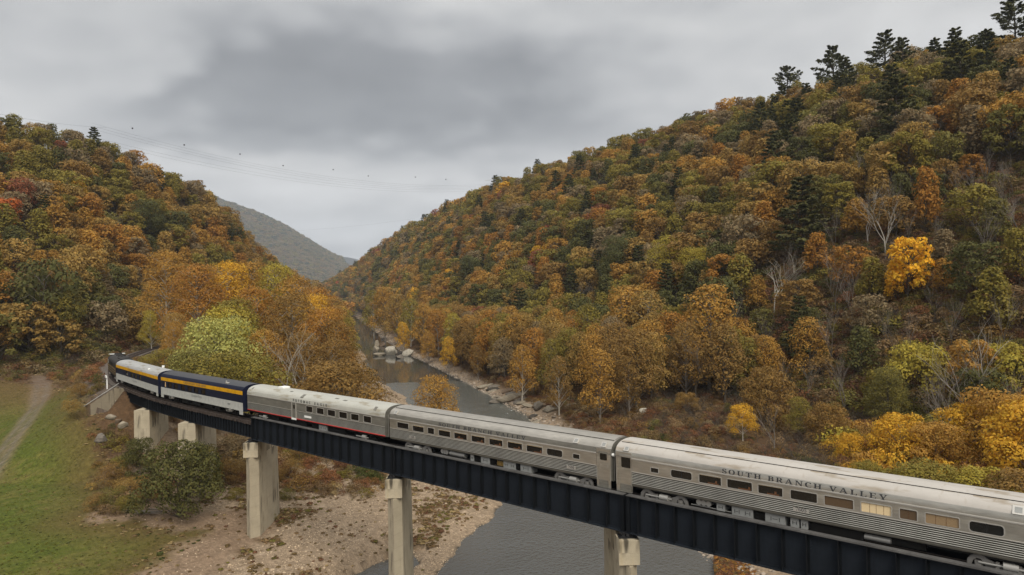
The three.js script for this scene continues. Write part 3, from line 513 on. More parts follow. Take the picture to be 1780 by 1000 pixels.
function budd(label, sA, sB, o) {                                // a fluted stainless steel coach
  const [g, h] = car('passenger_coach', label, sA, sB), X = (s) => s - (sA + sB) / 2, side = o.side, dw = o.doorW ?? 1.3, x0 = -h + (o.doorA ? dw : 0.04), x1 = h - (o.doorB ? dw : 0.04);
  const core = part('body', [box(2 * h - 0.1, 1.9, 2.8, 0, 2.2, 0), box(2 * h - 1.4, 0.25, 2.2, 0, 1.12, 0)], M.black, g);
  const sideRun = (pts, a, b, flat) => [strip(pts, a, b, flat), strip(mirrored(pts), -h + 0.04, h - 0.04, flat)];
  part('fluted_side', flutes(1.36, 2.24, 8).flatMap((f) => sideRun(f, x0, x1, false)), o.fluteMat ?? side, g);
  part('groove_shade', [box(x1 - x0, 0.9, 0.02, (x0 + x1) / 2, 1.79, 1.428), box(x1 - x0, 0.9, 0.02, (x0 + x1) / 2, 1.79, -1.428)], M.under, g);  // black sheets added behind the gaps, painting shade into the grooves
  part('lower_skirt', sideRun([[1.1, 1.17], [1.32, 1.175], [1.42, 1.2], [1.475, 1.27], [1.49, 1.38]], x0, x1), o.skirtMat ?? M.stainlessDull, g);
  part('window_band', [panel(x0, x1, 2.2, 3.12, o.windows.map((w) => [X(w[0]), X(w[1]), w[2], w[3], w[4]?.r ?? 0.05]), 0.03, 1.5), box(2 * h - 0.08, 0.92, 0.03, 0, 2.66, -1.485)], side, g);
  part('belt_rail', [rbox(x1 - x0, 0.09, 0.04, 0.012, (x0 + x1) / 2, 3.14, 1.515), rbox(x1 - x0, 0.05, 0.025, 0.01, (x0 + x1) / 2, 2.23, 1.508)], o.trim ?? M.trim, g);
  const full = ROOF.slice(0, 4);
  part('letterboard', [strip(full, -h, h), strip(mirrored(full), -h, h)], o.boardMat ?? side, g);
  part('roof', [strip([...HALF_ROOF, ...mirrored(HALF_ROOF).slice(1)], -h, h)], o.roof, g);
  if (o.crown !== false) {
    const c = [[0.80, 4.05], [0.78, 4.085], [0.4, 4.15], [0, 4.165]]; part('roof_crown', strip([...c, ...mirrored(c).slice(1)], -h + 0.1, h - 0.1), o.roof, g);
    part('roof_seam_shade', [box(2 * h - 0.3, 0.03, 0.03, 0, 4.055, 0.815), box(2 * h - 0.3, 0.03, 0.03, 0, 4.055, -0.815)], M.under, g);  // dark strips on the sheet joint, painting the shadow of the overlap
  }
  for (const w of o.windows) window_(g, X(w[0]), X(w[1]), w[2], w[3], w[4]);
  const outline = [[1.15, 1.2], [1.46, 1.3], [1.48, 3.05], ...ROOF.slice(2).map(([z, y]) => [z - 0.015, y - 0.015])];
  for (const k of [-1, 1]) {
    const e = part('end_wall', endWall(outline, k > 0 ? h - 0.06 : -h, 0.06), M.stainlessDull, g);
    part('diaphragm', [box(0.34, 2.35, 0.12, k * (h + 0.17), 2.25, 0.62), box(0.34, 2.35, 0.12, k * (h + 0.17), 2.25, -0.62), box(0.34, 0.14, 1.36, k * (h + 0.17), 3.49, 0)], M.under, e);
    part('end_post', box(0.05, 2.1, 0.05, k * (h + 0.02), 2.3, 1.12), M.trim, e);
    part('coupler', [box(0.7, 0.2, 0.26, k * (h + 0.2), 0.82, 0), box(0.3, 0.3, 0.4, k * (h - 0.3), 0.82, 0)], M.under, g);
  }
  for (const [k, on] of [[-1, o.doorA], [1, o.doorB]]) if (on) {
    const a = k * (h - dw + 0.02), b = k * (h - 0.06), l = Math.min(a, b), r = Math.max(a, b), [p0, p1, q0, q1] = [X(on[0]), X(on[1]), on[2], on[3]];
    part('door_surround', [panel(l, r, 0.72, 3.5, [[p0 - 0.11, p1 + 0.11, 0.76, q1 + 0.1, 0.07]], 0.04, 1.5)], side, g);
    const d = part('door', panel(p0 - 0.13, p1 + 0.13, 0.74, q1 + 0.12, [[p0, p1, q0, q1, 0.09]], 0.03, 1.465), side, g);
    part('door_window', box(p1 - p0 + 0.04, q1 - q0 + 0.04, 0.012, (p0 + p1) / 2, (q0 + q1) / 2, 1.44), M.glass, d);
    part('kick_plate', box(p1 - p0 + 0.18, 0.5, 0.012, (p0 + p1) / 2, 1.02, 1.472), M.stainlessDull, d);
    part('handle', [box(0.05, 0.22, 0.04, p1 + 0.07, 2.3, 1.482), cyl(0.025, 0.025, 0.04, 8, p0 + 0.1, 2.35, 1.49, 'z')], M.trim, d);
    for (const q of [l + 0.02, r - 0.02]) part('grab_iron', bar(V(q, 1.2, 1.53), V(q, 2.2, 1.53), 0.014), M.trim, g);
  }
  const T = h - 3.55; truck(-T, g, o.truckMat ?? M.truck); truck(T, g, o.truckMat ?? M.truck);
  return { g, h, X };
}
function vent(g, x, v, w = 0.42) {
  const [z, y] = along(ROOF, 0.01)(v), [z2, y2] = along(ROOF, 0.01)(v + 0.1), t = Math.atan2(z - z2, y2 - y);
  const b = box(w, w, 0.05); b.rotateX(-t); b.translate(x, y, z); const m = part('roof_vent', b, M.trim, g);
  const c = box(w * 0.6, w * 0.6, 0.06); c.rotateX(-t); c.translate(x, y + 0.006 * Math.sin(t), z + 0.006); part('vent_opening', c, M.boxGrey, m);
}
const boardText = along(ROOF.slice(0));
function plate(g, x0, x1, y, text, h = 0.26) {
  const p = part('number_plate', box(x1 - x0, h, 0.02, (x0 + x1) / 2, y, 1.512), M.trim, g);
  const m = (x1 - x0) * 0.16; part('number', writing(text, 'serif_bold', x0 + m, x1 - m, h * 0.62, (v) => [1.524, y - h * 0.3 + v], 0.04), M.letter, p);
}
function gear(g, list) {                                         // boxes, tanks and pipes hung under the floor: [kind, x0, x1, y0, y1]
  for (const [kind, a, b, q0, q1] of list) {
    const y0 = 0.55 + (q0 - 0.3) * 1.15, y1 = 0.55 + (q1 - 0.3) * 1.15;
    const w = b - a, h = y1 - y0, cx = (a + b) / 2, cy = (y0 + y1) / 2;
    if (kind === 'box' || kind === 'cabinet') {
      const e = part('equipment_box', rbox(w, h, 0.8, 0.02, cx, cy, 0.9), M.boxGrey, g);
      const n = Math.max(1, Math.round(w / 0.8)); for (let i = 0; i < n; i++) part('latch', [box(0.025, h * 0.35, 0.02, a + w * (i + 0.3) / n, cy, 1.308), box(0.025, h * 0.35, 0.02, a + w * (i + 0.72) / n, cy, 1.308), box(w / n * 0.25, 0.018, 0.015, a + w * (i + 0.5) / n, cy, 1.306)], M.under, e);
    } else if (kind === 'tank') part('air_tank', [cyl(h / 2, h / 2, w, 16, cx, cy, 1.05, 'x'), cyl(h / 2 * 0.7, h / 2, 0.06, 16, b + 0.03, cy, 1.05, 'x').rotateY(0)], M.tank, g);
    else if (kind === 'drum') part('air_drum', [0, 1, 2].map((i) => cyl(h / 2, h / 2, 0.5, 14, a + w * (i + 0.5) / 3, cy, 1.0, 'z')), M.tank, g);
    else if (kind === 'dark') part('battery_box', box(w, h, 1.0, cx, cy, 0.75), M.under, g);
    else if (kind === 'logs') part('rust_rack', [box(w, h, 0.5, cx, cy, 0.8), ...[0, 1, 2, 3, 4, 5].map((i) => cyl(0.07, 0.07, 0.08, 7, a + w * ((i % 3) + 0.5) / 3, y0 + h * (0.3 + 0.4 * Math.floor(i / 3)), 1.06, 'z'))], M.gold, g);
    else if (kind === 'pipe') part('pipe', bar(V(a, cy, 1.15), V(b, cy, 1.15), 0.035), M.tank, g);
    else if (kind === 'duct') part('duct', rbox(w, h, 0.7, 0.12, cx, cy, 0.95), M.under, g);
  }
}
const wy = [2.36, 2.88];
{ // nearest coach, number 7605
  const { g, h, X } = budd('silver fluted coach 7605 with tan and brown window shades, nearest of the train', -0.95, 25.1, {
    side: M.stainless, roof: M.whiteRoof, doorA: [-0.5, 0.24, 2.42, 3.28], doorB: [24.1, 24.6, 2.5, 3.1],
    windows: [[1.85, 2.41, 2.46, 2.76], [3.35, 4.83, 2.38, 2.86, { r: 0.14, split: 1 }], [5.35, 6.82, ...wy, { blind: 0.05, table: 0.2 }], [7.24, 8.8, ...wy, { table: 0.3 }], [9.2, 10.64, ...wy, { blind: 0.05, table: 0.15 }], [11.12, 12.6, ...wy, {}],
      [13.02, 14.53, ...wy, { pane: M.glassBrown }], [14.95, 16.43, ...wy, { pane: M.blind, seams: [0.28, 0.5, 0.75] }], [16.85, 17.65, ...wy, { pane: M.glassBrown, seams: [0.5] }], [18.05, 19.53, ...wy, { pane: M.glassTan, seams: [0.3, 0.62] }], [19.98, 21.4, 2.36, 2.86, { r: 0.14, split: 1 }]],
  });
  part('lettering', writing('SOUTH BRANCH VALLEY', 'serif_bold', X(6.9), X(16.25), 0.21, (v) => boardText(0.03 + v), 0.16), M.letter, g);
  plate(g, X(11.25), X(12.15), 1.78, '7605');
  vent(g, X(-0.1), 0.62, 0.4); vent(g, X(22.0), 0.62, 0.5);
  gear(g, [['drum', X(5.0), X(6.0), 0.5, 0.82], ['pipe', X(4.6), X(7.6), 0.42, 0.46], ['box', X(6.4), X(6.95), 0.42, 0.85], ['box', X(7.4), X(8.75), 0.3, 0.86], ['dark', X(8.8), X(9.5), 0.4, 0.86], ['box', X(9.5), X(10.7), 0.3, 0.86], ['box', X(11.0), X(11.5), 0.36, 0.84], ['box', X(11.6), X(12.0), 0.36, 0.84], ['duct', X(12.1), X(15.0), 0.3, 0.86], ['tank', X(14.3), X(16.3), 0.42, 0.72], ['dark', X(16.4), X(18.0), 0.5, 0.86]]);
}
{ // second silver coach, number 7600
  const lit = (t) => ({ blind: 0.07, table: t, w: 0.06 });
  const { g, h, X } = budd('silver fluted coach 7600 with all-metal roof, second from the camera end of the train', -25.72, -1.3, {
    doorW: 1.25,
    side: M.stainless, roof: M.stainlessRoof, boardMat: M.stainlessDull, doorB: [-2.28, -1.68, 2.68, 3.2],
    windows: [[-24.58, -23.02, 2.4, 2.9], [-22.42, -20.96, ...wy, { blind: 0.08 }], [-20.41, -19.61, ...wy, {}], [-19.01, -17.58, ...wy, { blind: 0.07 }], [-17.08, -15.58, ...wy, lit(-0.1)], [-15.02, -13.53, ...wy, lit(0.2)], [-13.0, -11.57, ...wy, lit(0.2)], [-11.0, -9.52, ...wy, lit(0.2)], [-9.04, -7.51, ...wy, lit(0.3)], [-7.05, -5.6, 2.36, 2.86, { r: 0.14, split: 1 }], [-4.61, -4.03, 2.46, 2.78]],
  });
  part('lettering', writing('SOUTH BRANCH VALLEY', 'serif_bold', X(-19.0), X(-9.15), 0.21, (v) => boardText(0.03 + v), 0.16), M.letter, g);
  plate(g, X(-5.2), X(-4.4), 1.74, '7600'); plate(g, X(-22.9), X(-22.1), 1.74, '7600');
  vent(g, X(-24.9), 0.62, 0.42); vent(g, X(-4.4), 0.62, 0.42); vent(g, X(-2.0), 0.66, 0.42);
  part('marker_lamp', [cyl(0.11, 0.11, 0.16, 12, X(-1.3) + 0.1, 3.15, 1.36, 'x')], M.white, g);
  gear(g, [['tank', X(-18.0), X(-16.2), 0.4, 0.76], ['drum', X(-19.0), X(-18.2), 0.45, 0.8], ['box', X(-15.4), X(-15.0), 0.36, 0.85], ['dark', X(-15.0), X(-14.3), 0.4, 0.86], ['box', X(-14.2), X(-13.2), 0.34, 0.86], ['dark', X(-13.2), X(-12.7), 0.4, 0.86], ['logs', X(-12.6), X(-11.9), 0.36, 0.84], ['box', X(-11.7), X(-10.4), 0.34, 0.86], ['dark', X(-10.4), X(-10.0), 0.4, 0.86], ['box', X(-9.9), X(-8.8), 0.32, 0.86]]);
}
{ // white-roofed coach
  const { g, h, X } = budd('weathered fluted coach with cream roof, red sill stripe and baggage end, third from the camera', -52.0, -26.35, {
    side: M.stainlessDull, fluteMat: M.stainless, roof: M.creamRoof, boardMat: M.creamRoof, skirtMat: M.under, truckMat: M.under, crown: false,
    windows: [[-39.58, -38.42], [-37.6, -36.37], [-35.63, -34.35], [-33.63, -32.35], [-31.66, -30.43], [-29.63, -28.47]].map(([a, b]) => [a, b, 2.36, 2.95, { r: 0.08, w: 0.07 }]),
  });
  part('sill_stripe', box(2 * h - 0.1, 0.09, 0.03, 0, 1.37, 1.497), M.red, g);
  const d = part('baggage_door', [box(0.62, 1.75, 0.03, X(-41.95), 2.25, 1.512)], M.stainlessDull, g);
  part('door_post', [box(0.14, 1.75, 0.05, X(-42.35), 2.25, 1.52), box(0.14, 1.75, 0.05, X(-41.55), 2.25, 1.52)], M.trim, d); part('door_window', box(0.3, 0.42, 0.02, X(-41.9), 2.65, 1.525), M.glass, d); part('door_sill', box(0.9, 0.2, 0.05, X(-41.95), 1.32, 1.53), M.white, d);
  const base = (v) => [ROOF[1][0] + 0.012, 3.22 + v];
  part("letter_panel", writing('POTOMAC', 'sans_bold', X(-42.1), X(-38.75), 0.2, base, 0.5), M.letter, g);
  part('letter_panel', writing('EAGLE', 'sans_bold', X(-38.0), X(-35.75), 0.2, base, 0.5), M.letter, g);
  part('label_plate', box(1.3, 0.22, 0.02, X(-39.3), 1.8, 1.512), M.white, g);
  part('roof_hatch', [rbox(1.1, 0.22, 0.9, 0.05, X(-46.5), 4.2, -0.1)], M.white, g);
  const stain = (x, v, w, hh) => { const [z, y] = along(ROOF, 0.004)(v), [z2, y2] = along(ROOF, 0.004)(v + 0.1), t = Math.atan2(z - z2, y2 - y), b = box(w, hh, 0.02); b.rotateX(-t); b.translate(x, y, z); part('roof_patch', b, M.stainlessDull, g); };
  stain(X(-51.2), 0.85, 0.3, 0.3); stain(X(-40.6), 0.85, 0.5, 0.55); stain(X(-43.6), 1.35, 0.5, 0.25); stain(X(-28.0), 0.7, 0.4, 0.4); stain(X(-35.0), 1.3, 0.6, 0.2); stain(X(-33.4), 1.15, 0.6, 0.2);
  gear(g, [['dark', X(-47), X(-45.5), 0.4, 0.86], ['dark', X(-43), X(-40), 0.35, 0.86], ['dark', X(-39), X(-38), 0.3, 0.86], ['dark', X(-36), X(-33), 0.4, 0.86], ['box', X(-37.6), X(-36.2), 0.3, 0.86]]);
}
function blueCoach(label, sA, sB, o) {
  const [g, h] = car('passenger_coach', label, sA, sB);
  part('body', [box(2 * h - 0.1, 2.0, 2.84, 0, 2.1, 0), box(2 * h - 1.4, 0.25, 2.3, 0, 0.95, 0)], M.black, g);
  part('skirt', [panel(-h + 0.1, h - 0.1, 1.0, 2.0, [], 0.04, 1.5), box(2 * h - 0.2, 1.0, 0.04, 0, 1.5, -1.48), box(0.85, 0.45, 0.04, -h + 0.55, 0.78, 1.48), box(0.85, 0.45, 0.04, h - 0.55, 0.78, 1.48)], M.paleGrey, g);
  part('window_band', [panel(-h + 0.1, h - 0.1, 2.0, 2.95, o.windows.map((w) => [w[0], w[1], 2.16, 2.78, 0.04]), 0.03, 1.5), box(2 * h - 0.2, 0.95, 0.03, 0, 2.475, -1.485)], M.navy, g);
  part('stripe', [panel(-h + 0.15, h - 0.15, 2.95, 3.42, [], 0.03, 1.502), box(2 * h - 0.2, 0.47, 0.03, 0, 3.185, -1.485)], M.yellow, g);
  const top = [[1.5, 3.42], ...ROOF.slice(3)].map(([z, y]) => [z, y]), dark = top.slice(0, 4), rest = top.slice(3);
  part('roof_edge', [strip(dark, -h, h), strip(mirrored(dark), -h, h)], o.edge, g);
  part('roof', strip([...rest, ...mirrored(rest).slice(1)], -h, h), o.roof, g);
  const outline = [[1.2, 0.9], [1.49, 1.0], [1.505, 3.42], ...ROOF.slice(3).map(([z, y]) => [z + 0.012, y + 0.012])];
  for (const k of [-1, 1]) {
    const e = part('end_wall', endWall(outline, k > 0 ? h - 0.08 : -h, 0.08), M.navy, g);
    part('diaphragm', [box(0.4, 2.6, 0.2, k * (h + 0.2), 2.3, 0.68), box(0.4, 2.6, 0.2, k * (h + 0.2), 2.3, -0.68), box(0.4, 0.16, 1.5, k * (h + 0.2), 3.68, 0)], M.navy, e);
    part('coupler', box(0.7, 0.2, 0.26, k * (h + 0.2), 0.82, 0), M.under, g);
  }
  for (const w of o.windows) window_(g, w[0], w[1], 2.16, 2.78, { frame: M.under, r: 0.04, w: 0.06 });
  truck(-h + 3.6, g, M.under); truck(h - 3.6, g, M.under);
  for (const [x, w] of [[-4.5, 2.2], [-1.2, 2.6], [2.4, 2.4], [5, 1.4]]) part('equipment_box', rbox(w, 0.55, 1.0, 0.03, x, 0.68, 0.8), M.under, g);
  return { g, h };
}
const flatSide = (y) => (v) => [1.512, y + v];
{
  const { g, h } = blueCoach('navy coach with yellow stripe, pale grey skirt and dark roof, fourth from the camera', -77.3, -52.9, { roof: M.navyRoof, edge: M.navy, windows: [[-9.6, -8.4], [-7.5, -6.4], [-5.3, -4.1], [-3.2, -2.0], [-1.2, 0], [0.9, 2.1]] });
  part('lettering', writing('CHESAPEAKE AND OHIO', 'serif_bold', -4.4, 2.2, 0.2, flatSide(3.08), 0.06), M.letterGrey, g);
  part('name_lettering', writing('Chessie Club', 'serif_regular', -2.0, 1.0, 0.2, flatSide(1.55), 0.02), M.letterGrey, g); part('number', writing('1903', 'serif_bold', 8.2, 8.9, 0.16, flatSide(1.45)), M.letterGrey, g);
  const s = new THREE.Shape([[-0.2, 0], [0.2, 0], [0.12, 0.25], [0.1, 0.42], [0.14, 0.55], [0, 0.66], [-0.14, 0.55], [-0.08, 0.42], [-0.13, 0.25]].map(([x, y]) => new THREE.Vector2(x, y)));
  part('emblem', new THREE.ExtrudeGeometry(s, { depth: 0.01, bevelEnabled: false }).translate(-10.5, 2.15, 1.502), M.letterGold, g);
  part('roof_fitting', [rbox(0.5, 0.16, 0.35, 0.03, 7.3, 3.98, 1.0), cyl(0.09, 0.09, 0.3, 8, 6.7, 4.05, 0.85)], M.trim, g);
}
{
  const { g, h } = blueCoach('navy coach with orange-yellow stripe and pale roof, next behind the locomotive', -102.9, -77.9, { roof: M.paleRoof, edge: M.paleRoof, windows: [[-5.6, -4.5], [-2.5, -1.4], [-0.2, 0.9], [2.4, 3.4]].slice(0, 4) });
  part('lettering', writing('CHESAPEAKE AND OHIO', 'serif_bold', -4.4, 2.2, 0.2, flatSide(3.08), 0.06), M.gold, g);
  part('name_lettering', writing('Chessie', 'serif_regular', -1.5, 1.0, 0.18, flatSide(1.5), 0.02), M.letterGrey, g);
  part('roof_fitting', [cyl(0.2, 0.2, 0.3, 10, 6.4, 4.2, -0.9), rbox(0.3, 0.25, 0.3, 0.04, 6.2, 3.95, 1.05)], M.white, g);
}
{ // the locomotive at the head
  const sA = -119.4, sB = -103.6, mid = (sA + sB) / 2, A = track(mid - 5).p, B = track(mid + 5).p, d = V().subVectors(B, A), c = V().addVectors(A, B).multiplyScalar(0.5), h = (sB - sA) / 2;
  const g = thing('locomotive', 'dark streamlined diesel locomotive with gold pinstripes at the head of the train', 'locomotive', [c.x, RAIL, c.z], Math.atan2(d.x, d.z) - Math.PI / 2);
  const P = [[1.5, 1.15], [1.52, 1.3], [1.52, 3.35], [1.46, 3.6], [1.3, 3.85], [0.95, 4.1], [0.5, 4.24], [0, 4.28]];
  part('body', [strip(P.slice(0, 3), -h + 2.6, h), strip(mirrored(P.slice(0, 3)), -h + 2.6, h), endWall(P, h - 0.06, 0.06), endWall(P, -h + 2.5, 0.1)], M.locoPaint, g);
  const R = P.slice(2); part('roof', strip([...R, ...mirrored(R).slice(1)], -h + 2.6, h), M.locoRoof, g);
  const nose = new THREE.SphereGeometry(1.5, 20, 12, 0, Math.PI * 2, 0, Math.PI / 2); nose.rotateZ(Math.PI / 2); nose.scale(1.75, 1.0, 1); nose.translate(-h + 2.6, 2.1, 0);
  part('nose', nose, M.locoPaint, g);
  part('cab_roof_glimmer', [rbox(1.6, 0.14, 2.5, 0.06, -h + 3.2, 4.24, 0), rbox(0.1, 0.1, 2.4, 0.04, -h + 2.45, 4.2, 0.2)], M.paleGrey, g);  // glimmer on the cab roof painted in as pale grey
  const w = part('cab_window', frame(-h + 3.0, -h + 3.8, 2.75, 3.3, 0.06, 0.05, 0.03, 1.515), M.trim, g); part('pane', box(0.84, 0.6, 0.012, -h + 3.4, 3.02, 1.521), M.glass, w);
  for (const y of [1.55, 1.95, 2.35, 2.5]) part('pinstripe', box(2 * h - 3.2, 0.045, 0.012, 1.0, y, 1.526), M.gold, g);
  part('panel_border', [box(0.05, 1.0, 0.012, h - 0.5, 2.0, 1.5265), box(0.05, 1.0, 0.012, -h + 3.6, 2.0, 1.5265)], M.gold, g);
  for (const x of [-3.2, -0.4, 2.4]) { const f = part('roof_fan', [cyl(0.62, 0.66, 0.24, 20, x, 4.34, 0)], M.locoRoof, g); part('fan_grille', cyl(0.5, 0.5, 0.02, 20, x, 4.471, 0), M.under, f); }
  part('side_grille', [0, 1, 2, 3, 4, 5].map((i) => box(5.2, 0.03, 0.03, 0.6, 2.72 + i * 0.1, 1.525)), M.under, g);
  part('exhaust_stack', [box(0.6, 0.3, 0.35, 4.4, 4.35, 0.2)], M.locoRoof, g); part('dynamic_brake_hatch', rbox(2.2, 0.22, 1.7, 0.06, 5.3, 4.25, 0), M.locoRoof, g);
  part('fuel_tank', rbox(4.6, 0.8, 2.5, 0.1, 0, 0.72, 0), M.under, g); truck(-h + 4.0, g, M.under); truck(h - 2.6, g, M.under);
}

// ───────────── trees: a few grown shapes, each used many times ─────────────
const leafMats = {};
const TONES = {                                                  // crown colours, as the leaves are
  'rust orange': [0.385, 0.195, 0.044], 'copper brown': [0.275, 0.168, 0.052], 'ochre': [0.422, 0.242, 0.055], 'golden': [0.609, 0.360, 0.042], 'olive': [0.252, 0.204, 0.045],
  'moss green': [0.188, 0.164, 0.046], 'dark green': [0.119, 0.114, 0.039], 'deep green': [0.107, 0.107, 0.041], 'scarlet': [0.477, 0.142, 0.040], 'wine red': [0.291, 0.115, 0.059], 'bright yellow': [0.769, 0.447, 0.040],
  'yellow green': [0.398, 0.319, 0.055], 'pale green': [0.437, 0.421, 0.129], 'grey brown': [0.264, 0.196, 0.105], 'blue green': [0.066, 0.090, 0.045], 'tawny': [0.350, 0.228, 0.067],
};
function leafMat(tone) {
  if (!leafMats[tone]) leafMats[tone] = new THREE.MeshPhysicalMaterial({ color: rgb(...TONES[tone]), vertexColors: true, roughness: 0.85, transmission: 0.4, thickness: 0, ior: 1.3, specularIntensity: 0.15 });
  return leafMats[tone];
}
const leafAny = new THREE.MeshPhysicalMaterial({ color: 0xffffff, vertexColors: true, roughness: 0.85, transmission: 0.4, thickness: 0, ior: 1.3, specularIntensity: 0.15 });
// leaf sprays: bent diamonds, each with its own tone, on points that sit round the twigs
function sprays(points, size, rand, soft = 0.55) {
  const n = points.length, pos = new Float32Array(n * 12), nor = new Float32Array(n * 12), col = new Float32Array(n * 12), idx = new Uint32Array(n * 6);
  const N = V(), T = V(), B = V(), R = V(), P = V();
  points.forEach((p, i) => {
    R.set(rand() - 0.5, rand() - 0.5, rand() - 0.5).multiplyScalar(2);
    N.copy(p.n).addScaledVector(R, 0.75).normalize(); T.set(rand() - 0.5, (rand() - 0.5) * 0.7, rand() - 0.5).cross(N).normalize(); B.crossVectors(N, T);
    const s = size * (0.42 + 0.75 * rand() + 0.55 * rand() * rand()) * (p.s || 1), w = s * (0.42 + 0.3 * rand()), k = (0.80 + 0.40 * rand()) * (p.k || 1), warm = 1 + (rand() - 0.5) * 0.15;
    const c = [[s, 0, -0.12 * s], [0, w, 0.1 * s], [-s * 0.9, 0, -0.1 * s], [0, -w, 0.1 * s]];
    c.forEach(([a, b, h], q) => { P.copy(p.p).addScaledVector(T, a).addScaledVector(B, b).addScaledVector(N, h); const o = i * 12 + q * 3; pos.set([P.x, P.y, P.z], o); R.copy(N).lerp(p.n, soft).normalize(); nor.set([R.x, R.y, R.z], o); col.set([k * warm, k, k * (2 - warm)], o); });
    idx.set([0, 1, 2, 0, 2, 3].map((q) => q + i * 4), i * 6);
  });
  const g = new THREE.BufferGeometry(); g.setAttribute('position', new THREE.BufferAttribute(pos, 3)); g.setAttribute('normal', new THREE.BufferAttribute(nor, 3)); g.setAttribute('color', new THREE.BufferAttribute(col, 3)); g.setIndex(new THREE.BufferAttribute(idx, 1)); return g;
}
const onBall = (rand) => { const z = rand() * 2 - 1, a = rand() * Math.PI * 2, r = Math.sqrt(1 - z * z); return V(r * Math.cos(a), z, r * Math.sin(a)); };
function limbs(list) { return merge(list.map(([a, b, r0, r1, n]) => bar(a, b, r0, r1, n || 5))); }
// a crown of unit height (1) and about unit width; profile(h) is its half width at height h
function crown(seed, o) {
  const rand = rng(seed), lobes = [], wood = [], { base, lobeN, lobeR, profile, leaves, size, squash = 0.85 } = o;
  const lean = V((rand() - 0.5) * 0.08, 0, (rand() - 0.5) * 0.08);
  const top = V(lean.x, 0.86, lean.z);
  wood.push([V(0, -0.05, 0), V(lean.x * 0.4, base + 0.1, lean.z * 0.4), 0.020 * o.girth, 0.014 * o.girth, 7], [V(lean.x * 0.4, base + 0.1, lean.z * 0.4), top, 0.014 * o.girth, 0.002, 5]);
  for (let i = 0; i < lobeN; i++) {
    const t = (i + 0.5) / lobeN, h = base + (1 - base) * (0.10 + 0.86 * Math.pow(t, o.bias || 0.85)), a = i * 2.39996 + rand() * 0.9, rad = profile((h - base) / (1 - base)) * (0.35 + 0.6 * Math.sqrt(rand()));
    const r = lobeR * (0.72 + 0.55 * rand()), c = V(Math.cos(a) * rad + lean.x * h, Math.min(h, 1 - r * 0.6), Math.sin(a) * rad + lean.z * h);
    lobes.push({ c, r, k: 0.9 + 0.2 * rand() });
    const from = V(lean.x * h * 0.6, Math.max(base * 0.9, c.y - rad * (o.rise || 0.8)), lean.z * h * 0.6), midp = from.clone().lerp(c, 0.5).add(V(0, rad * 0.08, 0));
    wood.push([from, midp, 0.0075 * o.girth, 0.005 * o.girth, 4], [midp, c, 0.005 * o.girth, 0.0018, 4]);
    for (let q = 0; q < (o.twigs || 1); q++) { const e = c.clone().addScaledVector(onBall(rand), r * 1.02); wood.push([midp.clone().lerp(c, 0.3 + 0.6 * rand()), e, 0.0028 * o.girth, 0.0008, 3]); }
  }
  const total = lobes.reduce((a, l) => a + l.r * l.r, 0), pts = [];
  for (const l of lobes) {
    const n = Math.round(leaves * l.r * l.r / total);
    for (let i = 0; i < n; i++) {
      const d = onBall(rand); if (d.y < -0.35 && rand() < 0.75) d.y *= -1;
      const q = 0.70 + 0.42 * rand() + 0.20 * perlin.noise(d.x * 3 + l.c.x * 20, d.y * 3, d.z * 3 + seed), p = l.c.clone().add(V(d.x * l.r * q, d.y * l.r * q * squash, d.z * l.r * q));
      let deep = false; for (const m of lobes) if (m !== l && p.distanceTo(m.c) < m.r * 0.62) { deep = true; break; }
      if (deep && rand() < 0.85) continue;
      const out = d.clone().addScaledVector(V(p.x, (p.y - 0.5) * 0.6, p.z), 0.5).add(V(0, 0.25, 0)).normalize();
      pts.push({ p, n: out, k: l.k });
    }
  }
  return { leaf: sprays(pts, size, rand, o.soft ?? 0.5), wood: limbs(wood) };
}
const SHAPES = {
  broad: (s, leaves, size) => crown(s, { base: 0.22, lobeN: 15, lobeR: 0.165, profile: (t) => 0.40 * Math.sqrt(clamp(1 - Math.pow(Math.abs(t - 0.38) / 0.64, 2))), leaves, size, girth: 1 }),
  tall: (s, leaves, size) => crown(s, { base: 0.14, lobeN: 34, lobeR: 0.098, profile: (t) => 0.30 * Math.pow(clamp(1 - t), 0.55) * smooth(-0.25, 0.3, t), leaves, size, girth: 0.8, rise: 1.2, twigs: 2, bias: 0.9 }),
  feather: (s, leaves, size) => crown(s, { base: 0.18, lobeN: 34, lobeR: 0.095, profile: (t) => (0.34 + 0.06 * Math.sin(s * 1.7)) * Math.sqrt(clamp(1 - Math.pow(Math.abs(t - 0.42) / 0.66, 2.4))), leaves, size, girth: 0.9, squash: 0.7, soft: 0.35 }),
  upright: (s, leaves, size) => crown(s, { base: 0.15, lobeN: 26, lobeR: 0.108, profile: (t) => 0.30 * Math.pow(clamp(1 - t), 0.6) * smooth(-0.2, 0.25, t), leaves, size, girth: 0.9, rise: 1.3, squash: 1.05, soft: 0.35 }),
  shrub: (s, leaves, size) => crown(s, { base: 0.03, lobeN: 16, lobeR: 0.21, profile: (t) => 0.52 * Math.sqrt(clamp(1 - t * t * 0.9)), leaves, size, girth: 0.9, rise: 1.0, twigs: 3, bias: 1.0 }),
};
const bank = { broad: [], broadFine: [], tall: [], tallFine: [], shrub: [], far: [] };
for (let i = 0; i < 4; i++) bank.broad.push(SHAPES.broad(100 + i, 2100, 0.030));
for (let i = 0; i < 5; i++) bank.broad.push(SHAPES.feather(120 + i, 2600, 0.026));
for (let i = 0; i < 4; i++) bank.broad.push(SHAPES.upright(140 + i, 2400, 0.026));
for (let i = 0; i < 5; i++) bank.far.push(SHAPES.broad(150 + i, 420, 0.062));
for (let i = 0; i < 4; i++) bank.broadFine.push(SHAPES.broad(200 + i, 9000, 0.0135));
for (let i = 0; i < 5; i++) bank.tall.push(SHAPES.tall(300 + i, 6000, 0.0125));
